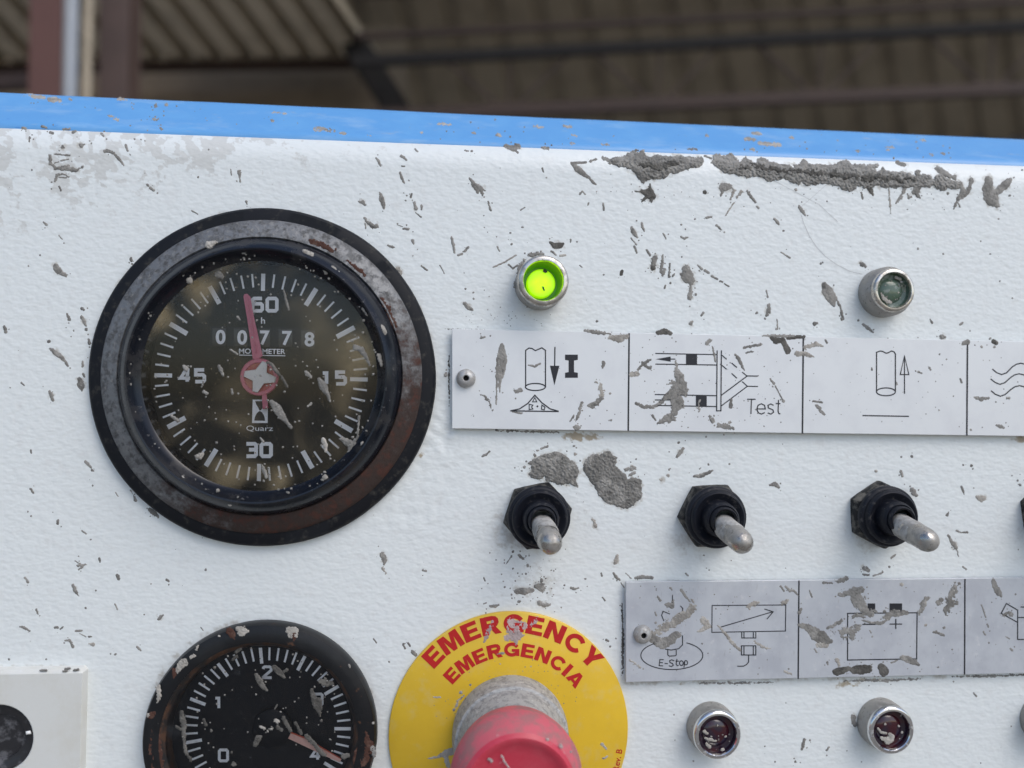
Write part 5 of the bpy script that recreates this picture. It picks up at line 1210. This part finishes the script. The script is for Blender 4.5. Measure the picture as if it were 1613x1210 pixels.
Z = np.zeros(3)
def make_toggle():
    t = thing("toggle_switch", "", "toggle switch", (0, 0, 0), "toggle switches in a row between the sign strips")
    # hexagonal rubber base
    V = []; Fs = []
    rings = ((55.5, 0.0), (56.0, 1.4), (55.0, 2.6), (51.5, 3.5), (46, 3.8))
    for r, h in rings:
        for i in range(6):
            for q in range(4):
                a0 = math.radians(60 * i + 12); a1 = a0 + math.radians(60)
                p = np.array([math.cos(a0), math.sin(a0)]) * (1 - q / 4) + np.array([math.cos(a1), math.sin(a1)]) * (q / 4)
                ll = np.linalg.norm(p); rr = min(1.0, max(ll, .866)) / ll
                p = p * (1.0 if q else .985)
                V.append((p[0] * r * S, -h * 1e-3, p[1] * r * S))
    n = 24
    for j in range(len(rings) - 1):
        for i in range(n): Fs.append((j * n + i, (j + 1) * n + i, (j + 1) * n + (i + 1) % n, j * n + (i + 1) % n))
    sharp(mesh("hex_base", V, Fs, NUT, t, local=True), 28)
    prof = [(48, 3.4), (49, 4.1), (48.5, 4.7), (46.5, 5.2), (43.5, 5.3), (43.2, 5.9), (42, 6.5), (39.5, 6.8), (36, 6.6), (32, 6.0), (29, 5.9), (28.3, 6.8), (27.5, 8.4), (26, 9.3), (23.5, 9.8), (22.0, 9.6), (21.4, 9.8), (20.6, 10.8), (19.2, 11.1), (16.5, 10.6)]
    lathe("rubber_boot", Z, [(r * S, h * 1e-3) for r, h in prof], BOOT, t, 72, local=True, sh=50)
    # lever: capsule leaning slightly down
    ax = np.array([.045, -1., -.20]); ax /= np.linalg.norm(ax)
    e1 = np.cross(ax, (0, 0, 1)); e1 /= np.linalg.norm(e1); e2 = np.cross(ax, e1)
    base = np.array([0, -.002, 0.0])
    def cap(name, prof, mat, seed):
        V = []; Fs = []; n = 40
        for (r, l) in prof:
            for i in range(n):
                t_ = 2 * PI * i / n
                rr = r * S * (1 + (.035 if mat is LEVER else .075) * float(vnoise(math.cos(t_) * 1.6 + 9, math.sin(t_) * 1.6 + l * .35, seed)))
                V.append(base + ax * l * 1e-3 + (e1 * math.cos(t_) + e2 * math.sin(t_)) * rr)
        for j in range(len(prof) - 1):
            for i in range(n): Fs.append((j * n + i, j * n + (i + 1) % n, (j + 1) * n + (i + 1) % n, (j + 1) * n + i))
        return sharp(mesh(name, V, Fs, mat, t, local=True), 60)
    lv = cap("lever", [(17.6, 6.5), (17.8, 10), (17.6, 12.5), (17.4, 14), (18, 16), (17.6, 17.2), (16.2, 18.2), (13.5, 19.0), (9.2, 19.6), (4.4, 19.9), (0.01, 19.95)], LEVER, 4)
    cap("cement_coat", [(15, 6.0), (18.5, 7.0), (18.9, 9.0), (18.4, 11.), (18.5, 12.4), (18.0, 13.4), (17.2, 13.9)], LEVERC, 9)
    return t


tg = make_toggle()
tg_l = ["toggle switch at the left, under the two grey cement patches", "toggle switch below the Test pictogram, tip pointing down right", "toggle switch beneath the lifted pipe pictogram with the up arrow", "toggle switch cut off by the right edge of the picture"]
for i, (x, y) in enumerate(((846, 811), (1118.5, 811), (1384, 809.5), (1652, 808))):
    loc = tuple(P(x, y, 0.))
    if i == 0: tg.location = loc; tg['label'] = tg_l[0]; BASE[tg.name] = np.array(loc); first = tg
    else: copy_thing(first, loc, tg_l[i], (0, 9, -21, 33)[i])
T_ = [([[(1437, 772, 4), (1443, 780, 3)]], 'm', 1.8, .2)]
splats(panel, T_, .0025)


# ------------------------------------------------------------------ indicator lamps
def make_lamp(cat_label, loc, rb, rf, ri, h, body, rim, lens, kind, group, wob=.006):
    t = thing("indicator_lamp", cat_label, "indicator lamp", tuple(loc), group)
    hh = h * 1e-3
    lathe("lamp_body", Z, [(rb * S, -.0002), (rb * S, hh * .35), (rb * S * .99, hh * .62), (rf * S * 1.03, hh * .80)], body, t, 72, wob, 5, local=True)
    lathe("lamp_rim", Z, [(rf * S * 1.03, hh * .80), (rf * S * 1.025, hh * .90), (rf * S * .985, hh * .97), (rf * S * .93, hh), ((ri + 1.2) * S, hh), (ri * S, hh * .96), (ri * S, hh * .80)], rim, t, 72, wob, 6, local=True)
    if kind == 'on':
        lathe("lens_wall", Z, [(ri * S, hh * .84), (ri * S * .97, hh * .40), (ri * S * .90, hh * .15), (0, hh * .14)], LENS_WALL, t, 56, local=True)
        lathe("lit_lens", Z, [(ri * .74 * S, hh * .15), (ri * .74 * S, hh * .36), (ri * .70 * S, hh * .41), (ri * .60 * S, hh * .42), (0, hh * .40)], lens, t, 56, local=True)
    else:
        lathe("lens", Z, [(ri * S, hh * .84), (ri * S * .95, hh * .70), (ri * S * .72, hh * .67), (ri * S * .66, hh * .72), (ri * S * .40, hh * .80), (0, hh * .83)], lens, t, 56, local=True)
    return t


gl_ = "round metal indicator lamps on the white panel"
lampA = make_lamp("lit indicator lamp glowing yellow green above the pipe and pile pictogram", P(850, 449.5), 40, 38.5, 30.3, 8.0, DULL, NICKEL, LENS_ON, 'on', gl_)
lampB = make_lamp("unlit grey green indicator lamp in a nickel ring, upper right", P(1388.5, 462), 40.5, 34.5, 28.0, 6.0, DULL, NICKEL, LENS_G, 'off', gl_)
lampC = make_lamp("dark red indicator lamp below the sign strip, nearest the yellow plate", P(1119, 1144), 39.5, 37.0, 30.0, 5.6, DULL, CHROME, LENS_R, 'off', gl_)
copy_thing(lampC, tuple(P(1386, 1137)), "dark red indicator lamp directly below the battery pictogram")
copy_thing(lampC, tuple(P(1641, 1131)), "indicator lamp cut off by the right edge, lower row")
RL = [([[(1110, 1152, 2.4), (1114, 1155, 2)]], 'l', 1.4, .3), ([[(1111, 1163, 1.2), (1118, 1165, 2.4), (1126, 1168, 1.4)], [(1120, 1160, 1.4)]], 'l', 1.8, .4), ([[(1113, 1172, 1.8), (1118, 1177, 2)]], 'l', 1.4, .3), ([[(1138, 1181, 2)]], 'l', 1.4, .3), st(1130, 1143, 1., k='l'), st(1143, 1160, 1.2, k='l')]
splats(lampC, RL, .0047, rise=.1, sat=False, extra=[(float(RNG.normal(1126, 11)), float(RNG.normal(1160, 11)), float(RNG.uniform(.4, .9)), .5) for _ in range(7)])
lampD = [o for o in COL.objects if o.get('label', '').startswith('dark red indicator lamp directly')][0]; BASE[lampD.name] = np.array(lampD.location)
RL = [([[(1390, 1163, 3), (1398, 1167, 5), (1405, 1163, 5), (1402, 1157, 3)]], 'l', 2.2, .1), ([[(1383, 1148, 1.2), (1388, 1154, 1.6), (1396, 1155, 1.2)]], 'l', 1.2, .1), st(1394, 1141, 1.4, k='l'), st(1416, 1144, 1.3, k='l'), st(1421, 1154, 1.3, k='l')]
splats(lampD, RL, .0047, rise=.1, sat=False, extra=[(float(RNG.normal(1404, 10)), float(RNG.normal(1150, 10)), float(RNG.uniform(.4, .9)), .5) for _ in range(7)])
GL_ = [([[(1388, 462, 1.6), (1392, 470, 2.6), (1398, 475, 2.8), (1404, 477, 2)]], 'l', 1.6, .3), ([[(1412, 437, 2), (1418, 440, 2)]], 'l', 1.4, .3), st(1415, 461, 1.2, k='l'), st(1420, 444, 1, k='l')]
splats(lampB, GL_, .0048, rise=.08, sat=False, extra=[(float(RNG.normal(1406, 11)), float(RNG.normal(456, 11)), float(RNG.uniform(.4, .9)), .5) for _ in range(24)])
splats(lampA, [([[(858, 427, 2.2), (861, 428, 1.4)]], 'd', .8, 0), ([[(855, 452, .8), (857, 457, 1.)]], 'd', .6, 0)], .0040, sat=False)
NB = [([[(835, 402, 3), (845, 401, 3.4), (856, 400, 2)]], 'm', 2, .3), ([[(816, 430, 2), (818, 420, 2.6), (826, 410, 2)]], 'm', 2, .4), ([[(811, 446, 2), (812, 452, 2)]], 'm', 1.6, .3)]
splats(panel, NB, .0030)

# ------------------------------------------------------------------ white socket box, lower left
sb = thing("socket_plate", "white plastic plate with round black hole in the lower left corner", "socket plate", tuple(P(-20, 1160)))
HB = .0026
def rrect(x0, y0, x1, y1, r, n=5):
    out = []
    for (cx_, cy_, a0) in ((x1 - r, y0 + r, -90), (x1 - r, y1 - r, 0), (x0 + r, y1 - r, 90), (x0 + r, y0 + r, 180)):
        for i in range(n + 1):
            t = math.radians(a0 + 90 * i / n); out.append((cx_ + r * math.cos(t), cy_ + r * math.sin(t)))
    return out
oc = np.array(rrect(-150, 1066, 123, 1290, 4)); n = len(oc)
base_o = P(-12 + (oc[:, 0] + 12) * 1.0, oc[:, 1], 0.) 
# real square sides: find the panel footprint of the front outline
front = P(oc[:, 0], oc[:, 1], HB)
foot = front.copy(); foot[:, 1] = .0; foot[:, 0] += np.sign(front[:, 0] - front[:, 0].mean()) * .0004; foot[:, 2] += np.sign(front[:, 2] - front[:, 2].mean()) * .0012
mid_ = front.copy(); mid_[:, 1] = -HB + .0005; mid_[:, 0] += np.sign(front[:, 0] - front[:, 0].mean()) * .0003; mid_[:, 2] += np.sign(front[:, 2] - front[:, 2].mean()) * .0004
hc = P(-5, 1165, HB); rh = 51 * S * .98
ang = np.arctan2(front[:, 2] - hc[2], front[:, 0] - hc[0])
hole = np.stack([hc[0] + rh * np.cos(ang), np.full(n, -HB), hc[2] + rh * np.sin(ang)], 1)
# resample hole/outer with many points by angle
N_ = 96; th = np.linspace(0, 2 * PI, N_, endpoint=False)
def ray_rect(o2, t, x0, x1, z0, z1):
    c_, s_ = math.cos(t), math.sin(t); best = 1e9
    if c_ > 1e-9: best = min(best, (x1 - o2[0]) / c_)
    if c_ < -1e-9: best = min(best, (x0 - o2[0]) / c_)
    if s_ > 1e-9: best = min(best, (z1 - o2[1]) / s_)
    if s_ < -1e-9: best = min(best, (z0 - o2[1]) / s_)
    return (o2[0] + c_ * best, o2[1] + s_ * best)
x0, x1 = front[:, 0].min(), front[:, 0].max(); z0, z1 = front[:, 2].min(), front[:, 2].max()
o2 = (hc[0], hc[2])
tt = list(th) + [math.atan2(z - o2[1], x - o2[0]) % (2 * PI) for x in (x0, x1) for z in (z0, z1)]
tt = sorted(tt); M_ = len(tt)
rings_ = []
def rect_ring(grow_x, grow_z, h): return [(lambda p: (p[0], -h, p[1]))(ray_rect(o2, t, x0 - grow_x, x1 + grow_x, z0 - grow_z, z1 + grow_z)) for t in tt]
rings_.append(rect_ring(.0003, .0011, 0.)); rings_.append(rect_ring(.0003, .0009, HB - .0008)); rings_.append(rect_ring(.0002, .0006, HB - .0003)); rings_.append(rect_ring(.0001, .0001, HB))
for (r, h) in ((rh * 1.03, HB), (rh, HB - .0002), (rh * .985, HB - .002), (rh * .98, .0005)):
    rings_.append([(o2[0] + r * math.cos(t), -h, o2[1] + r * math.sin(t)) for t in tt])
Vs = np.array([p for r in rings_ for p in r])
Fx = [(j * M_ + i, j * M_ + (i + 1) % M_, (j + 1) * M_ + (i + 1) % M_, (j + 1) * M_ + i) for j in range(len(rings_) - 1) for i in range(M_)]
sharp(mesh("plate_body", Vs, Fx, CREAM, sb), 30)
hc0 = np.array([hc[0], 0, hc[2]])
lathe("socket_insert", hc0, [(rh * .979, .0016), (rh * .90, .0016), (rh * .80, .0011), (rh * .66, .0009), (rh * .64, .0003), (0, .0003)], SOCK, sb, 64, .01, 2)
acc = Acc(); acc.add(*prism([(40.5, 1152), (48, 1151), (49.5, 1156), (41, 1157.5)], .0010, HB + .0001, .1)); acc.build("index_nub", WPLAST, sb)
splats(sb, [st(64, 1056.5, 1.4, 73, 1056, 1.5, k='m', a=.6), st(103, 1053.5, 1.2, 110, 1053, 1.3, k='m', a=.6), st(100, 1057.5, 1.2, 105, 1057, 1.2, k='m', a=.6), st(117, 1056, 1.5, 124, 1054.8, 1.4, k='m', a=.6)], .0027, sat=False)

# ------------------------------------------------------------------ the yard and the shed behind
acc = Acc(); g0 = -1.5
acc.add([(-300, -300, g0), (300, -300, g0), (300, 300, g0), (-300, 300, g0)], [(0, 1, 2, 3)])
gr = acc.build("ground", GROUND, smooth=False); gr['kind'] = "structure"

shed = thing("shed_building", "open steel shed with corrugated roof and brown trusses behind the panel", "shed", (2., 10., g0))


def roof(A, B, C, Dd, nsheets, ribs, depth, mat):
    A, B, C, Dd = [np.array(v, float) for v in (A, B, C, Dd)]
    nrm = np.cross(B - A, C - A); nrm /= np.linalg.norm(nrm)
    if nrm[2] > 0: nrm = -nrm
    for s_ in range(nsheets):
        us = []; off = []
        for r in range(ribs):
            for (f, d) in ((0, 0), (.60, 0), (.66, 1), (.92, 1), (.98, 0)):
                us.append((s_ + (r + f) / ribs) / nsheets); off.append(d)
        us.append((s_ + 1.012) / nsheets); off.append(.0)
        V = []
        for v in (0, .5, 1.):
            for u, d in zip(us, off):
                p = (A * (1 - u) + B * u) * (1 - v) + (C * (1 - u) + Dd * u) * v
                V.append(p + nrm * (depth * d + .004 * (s_ % 2)))
        m_ = len(us)
        mesh("roof_sheet", V, [(j * m_ + i, j * m_ + i + 1, (j + 1) * m_ + i + 1, (j + 1) * m_ + i) for j in range(2) for i in range(m_ - 1)], mat, shed, smooth=False)


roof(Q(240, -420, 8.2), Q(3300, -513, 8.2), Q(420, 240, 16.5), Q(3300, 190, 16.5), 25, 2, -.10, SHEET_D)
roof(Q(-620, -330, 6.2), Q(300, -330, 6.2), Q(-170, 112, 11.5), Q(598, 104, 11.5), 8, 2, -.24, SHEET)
def member(name, a, b, w, mat, d=None):
    acc = Acc(); bar(acc, a, b, w, d); return acc.build(name, mat, shed, smooth=False)
member("valley_beam", Q(470, -70, 10.6), Q(645, 205, 11.2), .34, IRON_D)
member("eave_beam", Q(-200, 112, 11.2), Q(590, 101, 11.2), .12, IRON)
member("purlin", Q(560, 58, 10.2), Q(3300, -84, 10.2), .07, IRON)
member("purlin", Q(560, -8, 9.4), Q(3300, -137, 9.4), .07, IRON)
member("truss_chord", Q(555, 98, 10.0), Q(3300, -49, 10.0), .13, IRON_D)
member("truss_chord", Q(585, 184, 10.0), Q(3300, 67, 10.0), .15, IRON)
for nx_ in (800, 1035, 1290, 1560, 1830, 2100, 2370, 2640, 2910):
    yb = 184 - (nx_ - 585) * .043 - 4
    yt = lambda x: 98 - (x - 555) * .0535
    member("truss_web", Q(nx_ - 8, yb, 10.02), Q(nx_ - 105, yt(nx_ - 105), 10.02), .035, IRON)
    member("truss_web", Q(nx_, yb, 10.04), Q(nx_ + 4, yt(nx_), 10.04), .03, IRON)
    member("truss_web", Q(nx_ + 8, yb, 10.06), Q(nx_ + 105, yt(nx_ + 105), 10.06), .035, IRON)
    member("gusset_plate", Q(nx_ - 25, yb - 3, 9.97), Q(nx_ + 25, yb - 4, 9.97), .10, RIBC, .02)
for i in range(11):
    y0_ = 44 + i * 16
    member("wall_board", Q(-260, y0_ + 8, 11.9 + .02 * (i % 2)), Q(640, y0_ + 8 - 2, 11.9 + .02 * (i % 2)), .155, WALLB, .03)
member("back_wall", Q(-700, 240, 17.2), Q(3400, 230, 17.2), 1.6, IRON_D, .05)
def post(px0, px1, lean, Y, mat, name="column"):
    xa, xb = Q(px0, 70, Y)[0], Q(px1, 70, Y)[0]
    acc = Acc(); t = .012
    zt = 3.2
    # I-section column: two flanges and a web
    dx = lean
    def slab(xl, xr, ya, yb_):
        V = [(xl - dx, ya, g0), (xr - dx, ya, g0), (xr - dx, yb_, g0), (xl - dx, yb_, g0), (xl + dx, ya, zt), (xr + dx, ya, zt), (xr + dx, yb_, zt), (xl + dx, yb_, zt)]
        acc.add(V, [(0, 3, 2, 1), (4, 5, 6, 7), (0, 1, 5, 4), (1, 2, 6, 5), (2, 3, 7, 6), (3, 0, 4, 7)])
    slab(xa, xb, Y, Y + t); xm = (xa + xb) / 2; slab(xm - t / 2, xm + t / 2, Y + t, Y + .18); slab(xa, xb, Y + .18, Y + .18 + t)
    return acc.build(name, mat, shed, smooth=False)
post(48, 99, -.015, 4.4, COLR)
post(160, 206, -.02, 4.9, COLB)
member("brace", Q(-150, 140, 5.2), Q(48, 128, 5.2), .09, IRON)


def pipe(px, wpx, Y, mat, label):
    p = Q(px, 80, Y); r = wpx / 2 * (Y + D) / F
    t = thing("pipe", label, "pipe", (p[0], Y, g0))
    V = []; n = 20
    for z in (g0, 3.1):
        for i in range(n): V.append((p[0] + r * math.cos(2 * PI * i / n) - .01 * (z - g0) / 4, Y + r * math.sin(2 * PI * i / n), z))
    mesh("pipe_tube", V, [(i, (i + 1) % n, n + (i + 1) % n, n + i) for i in range(n)], mat, t)
    acc = Acc()
    for z in (.45, 1.6):
        Vc, Fc = [], []
        for zz, rr in ((z, r), (z, r * 1.12), (z + .03, r * 1.12), (z + .03, r)):
            for i in range(n): Vc.append((p[0] + rr * math.cos(2 * PI * i / n) - .01 * (z - g0) / 4, Y + rr * math.sin(2 * PI * i / n), zz))
        for j in range(3):
            for i in range(n): Fc.append((j * n + i, j * n + (i + 1) % n, (j + 1) * n + (i + 1) % n, (j + 1) * n + i))
        acc.add(Vc, Fc)
    acc.build("pipe_clip", mat, t)
pipe(111, 24, 4.5, PIPEG, "grey vertical pipe beside the red brown column")
pipe(139, 15, 4.7, PIPEB, "thin beige vertical pipe between the two brown columns")
pipe(368, 5, 9.0, PIPEB, "very thin vertical conduit in front of the corrugated roof")
